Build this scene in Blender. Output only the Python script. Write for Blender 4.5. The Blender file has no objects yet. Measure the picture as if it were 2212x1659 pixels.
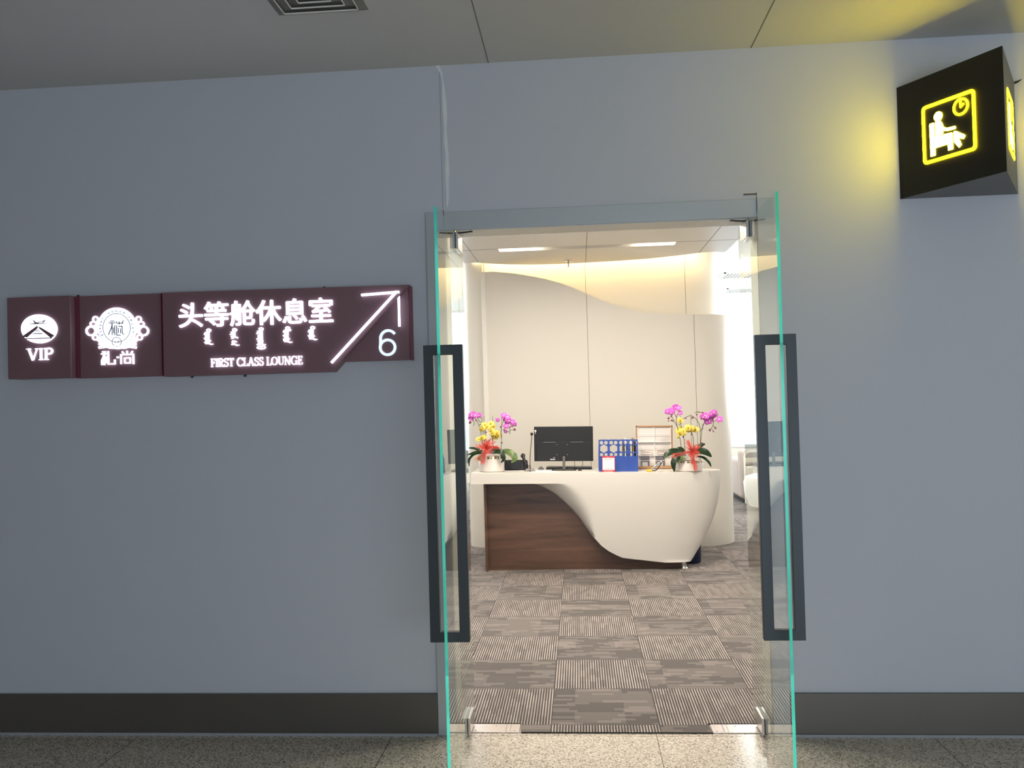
import bpy, bmesh, math, random
from mathutils import Vector, Matrix
PI = math.pi
S = bpy.context.scene
COL = S.collection
random.seed(7)

# ------------------------------------------------------------------ camera
cam_d = bpy.data.cameras.new('camera')
cam = bpy.data.objects.new('camera', cam_d); COL.objects.link(cam)
cam_d.sensor_width = 36.0; cam_d.lens = 1867.88 / 2212 * 36.0
cam_d.clip_start = 0.05; cam_d.clip_end = 100
yaw, pitch, roll = .0763, .0178, -.0268
fw = Vector((-math.sin(yaw)*math.cos(pitch), math.cos(yaw)*math.cos(pitch), math.sin(pitch)))
r0 = Vector((math.cos(yaw), math.sin(yaw), 0)); u0 = r0.cross(fw)
rr = r0*math.cos(roll) + u0*math.sin(roll); uu = u0*math.cos(roll) - r0*math.sin(roll)
cam.matrix_world = Matrix(((rr.x, uu.x, -fw.x, .3), (rr.y, uu.y, -fw.y, -3.9505), (rr.z, uu.z, -fw.z, 1.5271), (0, 0, 0, 1)))
S.camera = cam

# ------------------------------------------------------------------ view, world
S.view_settings.view_transform = 'Standard'; S.view_settings.look = 'None'
S.view_settings.gamma = 1; S.view_settings.exposure = 0.0
S.view_settings.use_curve_mapping = False
S.cycles.use_denoising = True
S.cycles.max_bounces = 10; S.cycles.diffuse_bounces = 5; S.cycles.glossy_bounces = 5
S.cycles.transparent_max_bounces = 16; S.cycles.transmission_bounces = 6
S.cycles.sample_clamp_indirect = 6; S.cycles.caustics_reflective = False; S.cycles.caustics_refractive = False
WORLD_STRENGTH = 4.1
w = bpy.data.worlds.new('daylight'); S.world = w; w.use_nodes = True
w.node_tree.nodes['Background'].inputs[0].default_value = (.73, .85, 1.0, 1)
w.node_tree.nodes['Background'].inputs[1].default_value = WORLD_STRENGTH

def area(name, loc, aim, sx, sy, power, col, spread=None):
    d = bpy.data.lights.new(name, 'AREA'); d.shape = 'RECTANGLE'; d.size = sx; d.size_y = sy
    d.energy = power; d.color = col
    if spread: d.spread = spread
    o = bpy.data.objects.new(name, d); COL.objects.link(o); o.location = loc
    o.rotation_euler = (Vector(aim) - Vector(loc)).to_track_quat('-Z', 'Z').to_euler()
    return o
# daylight portals in the back windows and the added hall opening
pa = area('daylight_portal', (2.75, -7.98, 1.05), (2.75, 0, 1.05), 6.5, 2.05, 1, (1, 1, 1)); pa.data.cycles.is_portal = True
pb = area('daylight_portal', (1, 11.9, 1.9), (1, 0, 1.9), 11.9, 2.5, 1, (1, 1, 1)); pb.data.cycles.is_portal = True
# added unseen fill lamps under the lounge ceiling and the cove strip behind the ceiling edge
WARM = (1, .80, .60)
for i, (x, y) in enumerate([(-.35, .75), (.42, .75), (1.2, .75), (-.35, 2.5), (.42, 2.5), (1.2, 2.5)]):
    area('downlight', (x, y, 2.885), (x, y + .001, 0), .16, .16, 34 if y > 1 else 19, (1, .885, .76))
area('cove_strip_light', (.5, 4.93, 3.0), (.5, 5.3, 2.8), 2.5, .04, 9, (1, .75, .39))
area('atrium_light', (3.6, 6.5, 3.15), (3.6, 6.5, 0), 2.5, 5, 100, (1, .95, .9))  # added pair of fill lamps, no fixtures in the lounge
area('atrium_light', (-3.0, 6.0, 3.15), (-3.0, 6.0, 0), 2.5, 5, 100, (1, .95, .9))
area('window_bounce', (5.2, 9.0, 1.9), (4.2, 9.2, 3.2), 1.2, 5, 330, (.95, .97, 1))  # added pair of upward fills that whiten the lounge ceiling
area('window_bounce', (-4.0, 9.0, 1.9), (-3.4, 9.2, 3.2), 1.2, 5, 260, (.95, .97, 1))

# ------------------------------------------------------------------ materials
def nmat(name):
    m = bpy.data.materials.new(name); m.use_nodes = True
    return m, m.node_tree.nodes, m.node_tree.links, m.node_tree.nodes['Principled BSDF']
def mat(name, col, rough=.5, metal=0, spec=.5, noise=0, nscale=8, bump=0, bscale=200, emit=None, es=0, coat=0, trans=0):
    m, N, L, b = nmat(name)
    b.inputs['Base Color'].default_value = (*col, 1); b.inputs['Roughness'].default_value = rough
    b.inputs['Metallic'].default_value = metal; b.inputs['Specular IOR Level'].default_value = spec
    b.inputs['Coat Weight'].default_value = coat
    tc = N.new('ShaderNodeTexCoord')
    n = N.new('ShaderNodeTexNoise'); n.inputs['Scale'].default_value = nscale; n.inputs['Detail'].default_value = 4
    L.new(tc.outputs['Object'], n.inputs['Vector'])
    a = max(noise, .015)
    mx = N.new('ShaderNodeMix'); mx.data_type = 'RGBA'
    mx.inputs[6].default_value = (*[c*(1-a) for c in col], 1); mx.inputs[7].default_value = (*[min(1, c*(1+a)) for c in col], 1)
    L.new(n.outputs['Fac'], mx.inputs[0]); L.new(mx.outputs[2], b.inputs['Base Color'])
    if bump:
        n2 = N.new('ShaderNodeTexNoise'); n2.inputs['Scale'].default_value = bscale
        L.new(tc.outputs['Object'], n2.inputs['Vector'])
        bp = N.new('ShaderNodeBump'); bp.inputs['Strength'].default_value = bump; bp.inputs['Distance'].default_value = .002
        L.new(n2.outputs['Fac'], bp.inputs['Height']); L.new(bp.outputs[0], b.inputs['Normal'])
    if emit:
        b.inputs['Emission Color'].default_value = (*emit, 1); b.inputs['Emission Strength'].default_value = es
    return m
M = {}
M['paint'] = mat('hall_wall_paint', (.58, .60, .65), .55, noise=.02, nscale=1.5, bump=.12, bscale=260)
M['hall_ceiling'] = mat('hall_ceiling_paint', (.56, .565, .55), .6, noise=.02, nscale=2)
M['casing'] = mat('grey_casing_metal', (.50, .53, .55), .35, metal=.25, noise=.02)
M['filler'] = mat('pale_plaster_filler', (.78, .80, .80), .7, noise=.05, nscale=20)
M['base'] = mat('dark_bronze_metal', (.15, .135, .115), .38, metal=.55, noise=.06, nscale=3)
M['strip'] = mat('grey_sealant', (.35, .36, .38), .6)
M['white'] = mat('white_lounge_paint', (.80, .77, .71), .5, noise=.015, nscale=3)
M['panel'] = mat('cream_panel', (.80, .765, .675), .42, noise=.015, nscale=2)
M['shell'] = mat('off_white_solid_surface', (.76, .735, .665), .28, noise=.01, nscale=3)
M['trimw'] = mat('white_trim', (.9, .87, .8), .4)
M['seam'] = mat('shadow_gap', (.16, .14, .12), .8)  # dark tone of panel joints and seams
M['maroon'] = mat('maroon_sign_case', (.215, .115, .132), .45, noise=.04, nscale=12)
M['maroon_side'] = mat('maroon_sign_edge', (.17, .035, .06), .45, noise=.04, nscale=12)
M['letter'] = mat('lit_white_acrylic', (.9, .9, .95), .4, emit=(.78, .84, 1), es=2.6)
M['digit'] = mat('lit_blue_white_acrylic', (.8, .88, .95), .4, emit=(.62, .78, 1), es=1.05)
M['yellow'] = mat('lit_yellow_acrylic', (.9, .8, .1), .4, emit=(1, .74, .0008), es=44)
M['yellowhot'] = mat('lit_bright_yellow_acrylic', (.9, .8, .2), .4, emit=(1, .80, .03), es=40)
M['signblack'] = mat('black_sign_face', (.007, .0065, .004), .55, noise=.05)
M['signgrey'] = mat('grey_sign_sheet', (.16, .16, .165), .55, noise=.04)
M['dark'] = mat('anthracite_bar', (.046, .054, .058), .42, metal=.3, noise=.05)
M['steel'] = mat('brushed_steel', (.62, .60, .58), .25, metal=1, noise=.04, nscale=30)
M['black'] = mat('black_plastic', (.012, .012, .014), .38, noise=.1)
M['screen'] = mat('black_monitor_case', (.006, .008, .011), .6, noise=.08)
M['greyp'] = mat('grey_plastic', (.25, .24, .23), .4)
M['ventgrey'] = mat('vent_aluminium', (.42, .42, .41), .5)
M['lgrey'] = mat('light_grey_plastic', (.5, .5, .5), .4)
M['paper'] = mat('white_paper', (.85, .84, .82), .7)
M['blue'] = mat('blue_plastic', (.028, .075, .34), .4, noise=.05)
M['navy'] = mat('navy_plastic', (.012, .022, .06), .45)
M['red'] = mat('red_print', (.75, .04, .05), .5)
M['oak'] = mat('light_oak', (.42, .235, .11), .5, noise=.15, nscale=20)
M['acry'] = mat('frosted_acrylic', (.72, .68, .64), .25, noise=.03)
M['leaflet'] = mat('charcoal_leaflet', (.13, .12, .135), .5, noise=.3, nscale=60)
M['leafletw'] = mat('printed_leaflet', (.5, .42, .37), .5, noise=.5, nscale=70)
M['yplastic'] = mat('yellow_plastic', (.8, .5, .04), .45)
M['pot'] = mat('glossy_white_pot', (.74, .68, .62), .18, noise=.02)
M['potgold'] = mat('gold_pot_band', (.55, .40, .16), .2, metal=.8)
M['leaf'] = mat('orchid_leaf', (.022, .06, .022), .28, noise=.3, nscale=25)
M['leafl'] = mat('pale_edged_leaf', (.20, .30, .10), .3, noise=.55, nscale=18)
M['stem'] = mat('orchid_stem', (.085, .09, .035), .5, noise=.2)
M['bud'] = mat('dark_pink_bud', (.20, .045, .085), .5, noise=.2)
M['pink'] = mat('magenta_petal', (.64, .12, .56), .5, noise=.3, nscale=60)
M['pinkc'] = mat('pale_petal_centre', (.9, .62, .75), .5)
M['yel'] = mat('yellow_petal', (.80, .68, .12), .5, noise=.2, nscale=60)
M['yelc'] = mat('ochre_petal_centre', (.55, .27, .04), .5)
M['ribbon'] = mat('coral_ribbon', (.92, .17, .13), .5, noise=.15, nscale=40)
M['sofa'] = mat('beige_upholstery', (.55, .47, .42), .75, noise=.05, nscale=30, bump=.2)
M['sofaw'] = mat('white_upholstery', (.85, .83, .80), .7, noise=.03, nscale=30, bump=.2)
M['soil'] = mat('dark_bark', (.05, .03, .015), .9, noise=.5, nscale=60, bump=.5)
M['led'] = mat('warm_led_diffuser', (.9, .85, .8), .4, emit=(1, .86, .74), es=13)
M['dlamp'] = mat('downlight_diffuser', (.9, .85, .8), .4, emit=(1, .86, .7), es=6)
M['frame_alu'] = mat('window_frame_aluminium', (.85, .86, .87), .4, metal=.4)
M['patch'] = mat('worn_steel_plate', (.82, .76, .72), .22, metal=.75, noise=.12, nscale=14)

def glass_mat():
    m = bpy.data.materials.new('door_glass'); m.use_nodes = True
    N = m.node_tree.nodes; L = m.node_tree.links; N.clear()
    out = N.new('ShaderNodeOutputMaterial'); mx = N.new('ShaderNodeMixShader')
    t = N.new('ShaderNodeBsdfTransparent'); t.inputs[0].default_value = (.955, .985, .972, 1)
    g = N.new('ShaderNodeBsdfGlossy'); g.inputs['Roughness'].default_value = 0.0
    g.inputs[0].default_value = (.93, .97, .95, 1)
    fr = N.new('ShaderNodeFresnel'); fr.inputs[0].default_value = 1.5
    geo = N.new('ShaderNodeNewGeometry')
    inv = N.new('ShaderNodeMath'); inv.operation = 'SUBTRACT'; inv.inputs[0].default_value = 1.0
    L.new(geo.outputs['Backfacing'], inv.inputs[1])
    k = N.new('ShaderNodeMath'); k.operation = 'MULTIPLY'; k.inputs[1].default_value = 1.35; k.use_clamp = True
    L.new(fr.outputs[0], k.inputs[0])
    k2 = N.new('ShaderNodeMath'); k2.operation = 'MULTIPLY'
    L.new(k.outputs[0], k2.inputs[0]); L.new(inv.outputs[0], k2.inputs[1])
    L.new(k2.outputs[0], mx.inputs[0]); L.new(t.outputs[0], mx.inputs[1]); L.new(g.outputs[0], mx.inputs[2])
    L.new(mx.outputs[0], out.inputs[0]); return m
def edge_mat():
    m = bpy.data.materials.new('green_glass_edge'); m.use_nodes = True
    N = m.node_tree.nodes; L = m.node_tree.links; N.clear()
    out = N.new('ShaderNodeOutputMaterial'); mx = N.new('ShaderNodeMixShader'); ad = N.new('ShaderNodeMixShader')
    t = N.new('ShaderNodeBsdfTranslucent'); t.inputs[0].default_value = (.13, 1, .88, 1)
    tp = N.new('ShaderNodeBsdfDiffuse'); tp.inputs[0].default_value = (.02, .35, .28, 1)
    g = N.new('ShaderNodeBsdfGlossy'); g.inputs['Roughness'].default_value = .15; g.inputs[0].default_value = (.4, .9, .8, 1)
    tc = N.new('ShaderNodeTexCoord'); n = N.new('ShaderNodeTexNoise'); n.inputs['Scale'].default_value = 3.0
    mp = N.new('ShaderNodeMapping'); mp.inputs['Scale'].default_value = (0, 0, 1)
    L.new(tc.outputs['Object'], mp.inputs[0]); L.new(mp.outputs[0], n.inputs['Vector'])
    rp = N.new('ShaderNodeMapRange'); rp.inputs[1].default_value = .35; rp.inputs[2].default_value = .65
    rp.inputs[3].default_value = .02; rp.inputs[4].default_value = .28
    L.new(n.outputs[0], rp.inputs[0]); L.new(rp.outputs[0], ad.inputs[0])
    L.new(t.outputs[0], ad.inputs[1]); L.new(tp.outputs[0], ad.inputs[2])
    mx.inputs[0].default_value = .06
    L.new(ad.outputs[0], mx.inputs[1]); L.new(g.outputs[0], mx.inputs[2]); L.new(mx.outputs[0], out.inputs[0]); return m
M['glass'] = glass_mat(); M['edge'] = edge_mat()

class NT:                                     # tiny node-math helper
    def __init__(s, m): s.N = m.node_tree.nodes; s.L = m.node_tree.links
    def m(s, op, a, b=None, c=None):
        n = s.N.new('ShaderNodeMath'); n.operation = op
        for i, v in enumerate((a, b, c)):
            if v is None: continue
            if hasattr(v, 'links'): s.L.new(v, n.inputs[i])
            else: n.inputs[i].default_value = v
        return n.outputs[0]
    def mix(s, f, a, b):
        n = s.N.new('ShaderNodeMix'); n.data_type = 'RGBA'
        for i, v in ((0, f), (6, a), (7, b)):
            if hasattr(v, 'links'): s.L.new(v, n.inputs[i])
            else: n.inputs[i].default_value = v if i == 0 else (*v, 1)
        return n.outputs[2]
    def comb(s, x, y, z=0):
        n = s.N.new('ShaderNodeCombineXYZ')
        for i, v in enumerate((x, y, z)):
            if hasattr(v, 'links'): s.L.new(v, n.inputs[i])
            else: n.inputs[i].default_value = v
        return n.outputs[0]

def carpet_mat():
    m, N, L, b = nmat('striped_carpet_tiles'); T = NT(m)
    b.inputs['Roughness'].default_value = .95; b.inputs['Specular IOR Level'].default_value = .12
    tc = N.new('ShaderNodeTexCoord'); sp = N.new('ShaderNodeSeparateXYZ'); L.new(tc.outputs['Object'], sp.inputs[0])
    X, Y = sp.outputs[0], sp.outputs[1]
    gx = T.m('DIVIDE', T.m('SUBTRACT', X, .1304), .5); gy = T.m('DIVIDE', T.m('SUBTRACT', Y, .1083), .5)
    cx, cy = T.m('FLOOR', gx), T.m('FLOOR', gy)
    odd = T.m('MODULO', T.m('ADD', T.m('ADD', cx, cy), 100.0), 2.0)       # 1: stripes run away from the door
    ev = T.m('SUBTRACT', 1.0, odd)
    U = T.m('ADD', T.m('MULTIPLY', X, odd), T.m('MULTIPLY', Y, ev))       # across the stripes
    V = T.m('ADD', T.m('MULTIPLY', Y, odd), T.m('MULTIPLY', X, ev))       # along the stripes
    per = T.m('ADD', T.m('MULTIPLY', odd, .0135), T.m('MULTIPLY', ev, .0075))
    s = T.m('SINE', T.m('MULTIPLY', T.m('DIVIDE', U, per), 2*PI))
    s = T.m('MULTIPLY_ADD', s, 1.6, .35)
    cl = N.new('ShaderNodeClamp'); L.new(s, cl.inputs[0]); line = cl.outputs[0]
    def white(u, v, w_=0):
        n = N.new('ShaderNodeTexWhiteNoise'); n.noise_dimensions = '3D'
        L.new(T.comb(T.m('FLOOR', u), T.m('FLOOR', v), w_), n.inputs['Vector']); return n.outputs[0]
    ub = T.m('DIVIDE', U, .027); vb = T.m('ADD', T.m('DIVIDE', V, .11), T.m('MULTIPLY', T.m('FLOOR', ub), .37))
    tid = T.m('ADD', T.m('MULTIPLY', cx, 7.13), T.m('MULTIPLY', cy, 3.71))
    w1 = white(ub, vb, tid)
    w2 = white(T.m('DIVIDE', U, .135), T.m('DIVIDE', V, .24), T.m('ADD', tid, 5.0))
    nz = N.new('ShaderNodeTexNoise'); nz.inputs['Scale'].default_value = 380; nz.inputs['Detail'].default_value = 2
    L.new(tc.outputs['Object'], nz.inputs['Vector'])
    # amplitude of the pale lines
    ampS = T.m('MULTIPLY_ADD', w1, .45, .55)
    ampP = T.m('MULTIPLY_ADD', T.m('GREATER_THAN', w1, .66), .36, .10)
    amp = T.m('ADD', T.m('MULTIPLY', ampS, odd), T.m('MULTIPLY', ampP, ev))
    f = T.m('MULTIPLY', line, amp)
    f = T.m('ADD', f, T.m('MULTIPLY', T.m('MULTIPLY', ev, T.m('GREATER_THAN', w2, .6)), .10))
    f = T.m('ADD', f, T.m('MULTIPLY_ADD', nz.outputs[0], .25, -.125)); f = T.m('MAXIMUM', f, 0.0)
    base = T.mix(w2, (.104, .095, .090), (.138, .124, .116))
    baseS = T.mix(w2, (.062, .056, .054), (.083, .075, .071))
    dk = T.mix(odd, base, baseS)
    c = T.mix(f, dk, (.46, .41, .375))
    # tile joints
    def edge(g):
        fr = T.m('FRACT', g); return T.m('LESS_THAN', T.m('MINIMUM', fr, T.m('SUBTRACT', 1.0, fr)), .004)
    j = T.m('MAXIMUM', edge(gx), edge(gy))
    c = T.mix(T.m('MULTIPLY', j, .7), c, (.05, .043, .04))
    L.new(c, b.inputs['Base Color'])
    bp = N.new('ShaderNodeBump'); bp.inputs['Strength'].default_value = .5; bp.inputs['Distance'].default_value = .002
    L.new(T.m('ADD', line, nz.outputs[0]), bp.inputs['Height']); L.new(bp.outputs[0], b.inputs['Normal'])
    return m
M['carpet'] = carpet_mat()
M['carpetedge'] = mat('carpet_backing', (.025, .022, .02), .9)

def granite_mat():
    m, N, L, b = nmat('speckled_granite'); T = NT(m)
    b.inputs['Roughness'].default_value = .10; b.inputs['IOR'].default_value = 1.95
    tc = N.new('ShaderNodeTexCoord'); sp = N.new('ShaderNodeSeparateXYZ'); L.new(tc.outputs['Object'], sp.inputs[0])
    v = N.new('ShaderNodeTexVoronoi'); v.inputs['Scale'].default_value = 185; L.new(tc.outputs['Object'], v.inputs['Vector'])
    n = N.new('ShaderNodeTexNoise'); n.inputs['Scale'].default_value = 150; n.inputs['Detail'].default_value = 3
    L.new(tc.outputs['Object'], n.inputs['Vector'])
    se = N.new('ShaderNodeSeparateColor'); L.new(v.outputs['Color'], se.inputs[0])
    r = N.new('ShaderNodeValToRGB'); r.color_ramp.interpolation = 'LINEAR'
    for i, (p, c) in enumerate([(0, (.05, .044, .037)), (.20, (.14, .12, .10)), (.36, (.42, .365, .30)), (.60, (.68, .615, .52)), (1, (.88, .85, .79))]):
        e = r.color_ramp.elements[i] if i < 2 else r.color_ramp.elements.new(p)
        e.position = p; e.color = (*c, 1)
    L.new(T.m('ADD', T.m('MULTIPLY', se.outputs[0], .62), T.m('MULTIPLY', n.outputs[0], .42)), r.inputs[0])
    X, Y = sp.outputs[0], sp.outputs[1]
    fx = T.m('FRACT', T.m('DIVIDE', T.m('ADD', X, 2.995), 1.2)); jx = T.m('LESS_THAN', fx, .0028)
    fy = T.m('FRACT', T.m('DIVIDE', T.m('ADD', Y, 12.012), 1.2)); jy = T.m('LESS_THAN', fy, .0028)
    c = T.mix(T.m('MAXIMUM', jx, jy), r.outputs[0], (.03, .025, .02))
    L.new(c, b.inputs['Base Color']); return m
M['granite'] = granite_mat()

def wood_mat():
    m, N, L, b = nmat('brown_walnut_laminate'); T = NT(m)
    b.inputs['Roughness'].default_value = .38
    tc = N.new('ShaderNodeTexCoord'); mp = N.new('ShaderNodeMapping'); mp.inputs['Scale'].default_value = (.5, .5, 5.5)
    L.new(tc.outputs['Object'], mp.inputs[0])
    n = N.new('ShaderNodeTexNoise'); n.inputs['Scale'].default_value = 2.2; n.inputs['Detail'].default_value = 3; n.inputs['Distortion'].default_value = .6
    L.new(mp.outputs[0], n.inputs['Vector'])
    n2 = N.new('ShaderNodeTexNoise'); n2.inputs['Scale'].default_value = 22; n2.inputs['Detail'].default_value = 6
    L.new(mp.outputs[0], n2.inputs['Vector'])
    r = N.new('ShaderNodeValToRGB')
    r.color_ramp.elements[0].position = .32; r.color_ramp.elements[0].color = (.046, .022, .013, 1)
    r.color_ramp.elements[1].position = .68; r.color_ramp.elements[1].color = (.140, .073, .043, 1)
    L.new(T.m('ADD', T.m('MULTIPLY', n.outputs[0], .75), T.m('MULTIPLY', n2.outputs[0], .25)), r.inputs[0])
    L.new(r.outputs[0], b.inputs['Base Color']); return m
M['wood'] = wood_mat()

# ------------------------------------------------------------------ geometry helpers
def link(name, me, m, parent=None, loc=None):
    o = bpy.data.objects.new(name, me); COL.objects.link(o)
    for x in (m if isinstance(m, (list, tuple)) else [m]): me.materials.append(x)
    if parent: o.parent = parent
    if loc: o.location = loc
    return o
def done(name, bm, m, parent=None, smooth=False, loc=None):
    bmesh.ops.recalc_face_normals(bm, faces=bm.faces)
    me = bpy.data.meshes.new(name); bm.to_mesh(me); bm.free()
    if smooth:
        me.shade_smooth()
        try: me.set_sharp_from_angle(angle=math.radians(40))
        except Exception: pass
    return link(name, me, m, parent, loc)
def BM(): return bmesh.new()
def box(bm, x0, x1, y0, y1, z0, z1, bev=0, mi=0, seg=2):
    r = bmesh.ops.create_cube(bm, size=1)
    bmesh.ops.scale(bm, vec=(x1-x0, y1-y0, z1-z0), verts=r['verts'])
    bmesh.ops.translate(bm, vec=((x0+x1)/2, (y0+y1)/2, (z0+z1)/2), verts=r['verts'])
    fs = set(f for v in r['verts'] for f in v.link_faces)
    for f in fs: f.material_index = mi
    if bev:
        es = list(set(e for v in r['verts'] for e in v.link_edges))
        bmesh.ops.bevel(bm, geom=es, offset=bev, segments=seg, affect='EDGES', profile=.5)
    return r['verts']
def cyl(bm, p, r1, r2, h, n=24, axis='Z', mi=0):
    r = bmesh.ops.create_cone(bm, cap_ends=True, segments=n, radius1=r1, radius2=r2, depth=h)
    mt = Matrix.Translation((0, 0, h/2))
    if axis == 'Y': mt = Matrix.Rotation(-PI/2, 4, 'X') @ mt
    if axis == 'X': mt = Matrix.Rotation(PI/2, 4, 'Y') @ mt
    bmesh.ops.transform(bm, matrix=Matrix.Translation(p) @ mt, verts=r['verts'])
    for f in set(f for v in r['verts'] for f in v.link_faces): f.material_index = mi
    return r['verts']
def prism(bm, pts, z0, z1, mi=0):             # polygon in plan, raised
    a = [bm.verts.new((x, y, z0)) for x, y in pts]; b = [bm.verts.new((x, y, z1)) for x, y in pts]
    n = len(pts); fs = [bm.faces.new(a[::-1]), bm.faces.new(b)]
    for i in range(n): fs.append(bm.faces.new((a[i], a[(i+1) % n], b[(i+1) % n], b[i])))
    for f in fs: f.material_index = mi
def tube(bm, pts, rad, n=8, mi=0):
    pts = [Vector(p) for p in pts]; rings = []
    for i, p in enumerate(pts):
        t = (pts[min(i+1, len(pts)-1)] - pts[max(i-1, 0)]).normalized()
        a = t.orthogonal().normalized() if not rings else (pa_ - t*pa_.dot(t)).normalized()
        pa_ = a; b = t.cross(a); r = rad[i] if isinstance(rad, (list, tuple)) else rad
        rings.append([bm.verts.new(p + (a*math.cos(2*PI*k/n) + b*math.sin(2*PI*k/n))*r) for k in range(n)])
    for i in range(len(rings)-1):
        for k in range(n):
            f = bm.faces.new((rings[i][k], rings[i][(k+1) % n], rings[i+1][(k+1) % n], rings[i+1][k])); f.material_index = mi
    bm.faces.new(rings[0][::-1]).material_index = mi; bm.faces.new(rings[-1]).material_index = mi
def smoothpts(pts, k=5):
    P = [Vector(p) for p in pts]
    if len(P) < 3: return P
    P = [P[0]*2-P[1]] + P + [P[-1]*2-P[-2]]; out = []
    for i in range(1, len(P)-2):
        for j in range(k):
            t = j/k; a, b, c, d = P[i-1:i+3]
            out.append(.5*((2*b) + (c-a)*t + (2*a-5*b+4*c-d)*t*t + (3*b-a-3*c+d)*t**3))
    out.append(P[-2]); return out
def lathe(bm, prof, n=40, c=(0, 0, 0), mi=0):
    rings = [[bm.verts.new((c[0]+r*math.cos(2*PI*k/n), c[1]+r*math.sin(2*PI*k/n), c[2]+z)) for k in range(n)] for r, z in prof]
    for i in range(len(rings)-1):
        for k in range(n):
            bm.faces.new((rings[i][k], rings[i][(k+1) % n], rings[i+1][(k+1) % n], rings[i+1][k])).material_index = mi
    bm.faces.new(rings[0][::-1]).material_index = mi; bm.faces.new(rings[-1]).material_index = mi
def facing(y):                                 # drawing plane (u right, v up) -> upright plane facing the hall
    return Matrix.Translation((0, y, 0)) @ Matrix.Rotation(PI/2, 4, 'X')
def curve_mesh(name, cu, m, parent, mw):
    o = bpy.data.objects.new('tmp', cu); COL.objects.link(o)
    dg = bpy.context.evaluated_depsgraph_get(); dg.update()
    me = bpy.data.meshes.new_from_object(o.evaluated_get(dg)); me.transform(mw); me.name = name
    bpy.data.objects.remove(o); me.materials.clear()
    return link(name, me, m, parent)
def shape(name, loops, depth, m, parent, mw):  # filled outline(s) with holes, raised by depth
    cu = bpy.data.curves.new('c', 'CURVE'); cu.dimensions = '2D'; cu.fill_mode = 'BOTH'; cu.extrude = depth/2
    for lp in loops:
        s = cu.splines.new('POLY'); s.points.add(len(lp)-1); s.use_cyclic_u = True
        for i, (a, b) in enumerate(lp): s.points[i].co = (a, b, 0, 1)
    return curve_mesh(name, cu, m, parent, mw @ Matrix.Translation((0, 0, depth/2)))
def text(name, s, x, z, size, depth, m, parent, mw, offset=0, align='CENTER', space=1.0):
    cu = bpy.data.curves.new('t', 'FONT'); cu.body = s; cu.size = size; cu.extrude = depth/2; cu.offset = offset
    cu.align_x = align; cu.space_character = space
    return curve_mesh(name, cu, m, parent, mw @ Matrix.Translation((x, z, depth/2)))
def stroke(bm, pts, wd, d0, d1, mw, closed=False, mi=0):   # flat band along a drawn line
    P = [Vector((a, b)) for a, b in pts]; n = len(P); L_, R_ = [], []
    for i in range(n):
        if closed: a, b = P[i-1], P[(i+1) % n]
        else: a, b = P[max(i-1, 0)], P[min(i+1, n-1)]
        d1_ = (P[i]-a); d2_ = (b-P[i])
        if d1_.length < 1e-9: d1_ = d2_
        if d2_.length < 1e-9: d2_ = d1_
        t = (d1_.normalized()+d2_.normalized())
        t = t.normalized() if t.length > 1e-6 else d1_.normalized()
        nn = Vector((-t.y, t.x)); k = max(.5, abs(nn.dot(Vector((-d1_.y, d1_.x)).normalized())))
        w_ = (wd[i] if isinstance(wd, (list, tuple)) else wd)/2/k
        L_.append(P[i]+nn*w_); R_.append(P[i]-nn*w_)
    v = [[bm.verts.new(mw @ Vector((q.x, q.y, d))) for q in A] for d in (d0, d1) for A in (L_, R_)]
    rng = range(n if closed else n-1)
    for i in rng:
        j = (i+1) % n
        for A, B in ((v[2], v[3]), (v[1], v[0]), (v[0], v[2]), (v[3], v[1])):
            bm.faces.new((A[i], B[i], B[j], A[j])).material_index = mi
    if not closed:
        bm.faces.new((v[0][0], v[1][0], v[3][0], v[2][0])).material_index = mi
        bm.faces.new((v[0][-1], v[2][-1], v[3][-1], v[1][-1])).material_index = mi
def arc(cx, cy, rx, ry, a0, a1, n=24):
    return [(cx+rx*math.cos(math.radians(a0+(a1-a0)*i/n)), cy+ry*math.sin(math.radians(a0+(a1-a0)*i/n))) for i in range(n+1)]
def rrect(x0, x1, z0, z1, r, n=6):
    o = []
    for cx, cz, a in ((x1-r, z1-r, 0), (x0+r, z1-r, 90), (x0+r, z0+r, 180), (x1-r, z0+r, 270)): o += arc(cx, cz, r, r, a, a+90, n)
    return o
def thing(name, label, cat, loc=(0, 0, 0), group=None, rz=0):
    o = bpy.data.objects.new(name, None); COL.objects.link(o); o.empty_display_size = .1
    o.location = loc; o.rotation_euler = (0, 0, rz); o['label'] = label; o['category'] = cat
    if group: o['group'] = group
    return o
def tag(o, label, cat, group=None):
    o['label'] = label; o['category'] = cat
    if group: o['group'] = group
    return o
def struct(o, label=None, cat=None):
    o['kind'] = 'structure'
    if label: o['label'] = label; o['category'] = cat
    return o
def at(root, o):                                # child built in world coordinates -> keep it in place under root
    o.parent = root; o.matrix_parent_inverse = Matrix.LocRotScale(root.location, root.rotation_euler, None).inverted(); return o

# ================================================================== THE SETTING
ZC = 3.084; XL, XR = -.297, 1.122               # hall ceiling height, clear door opening
bm = BM(); box(bm, -6, XL, 0, .15, 0, 3.4); box(bm, XR, 6, 0, .15, 0, 3.4); box(bm, XL, XR, 0, .15, 2.315, 3.4)
struct(done('wall_front', bm, M['paint']), 'grey painted hall wall around the glass entrance', 'wall')
bm = BM(); box(bm, -6.1, -6, -8, 12, 0, 3.4); struct(done('wall_left', bm, M['white']), 'far left side wall of the building', 'wall')
bm = BM(); box(bm, 6, 8.1, -8, 0, 0, 3.4); box(bm, 7.1, 7.2, 0, 12, 0, 3.4); struct(done('wall_right', bm, M['white']), 'far right side wall of the building', 'wall')
bm = BM(); box(bm, -6, 6, -8, 0, ZC, ZC+.1); hc = struct(done('ceiling', bm, M['hall_ceiling']), 'dim grey board ceiling of the hall', 'ceiling')
bm = BM()
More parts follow.
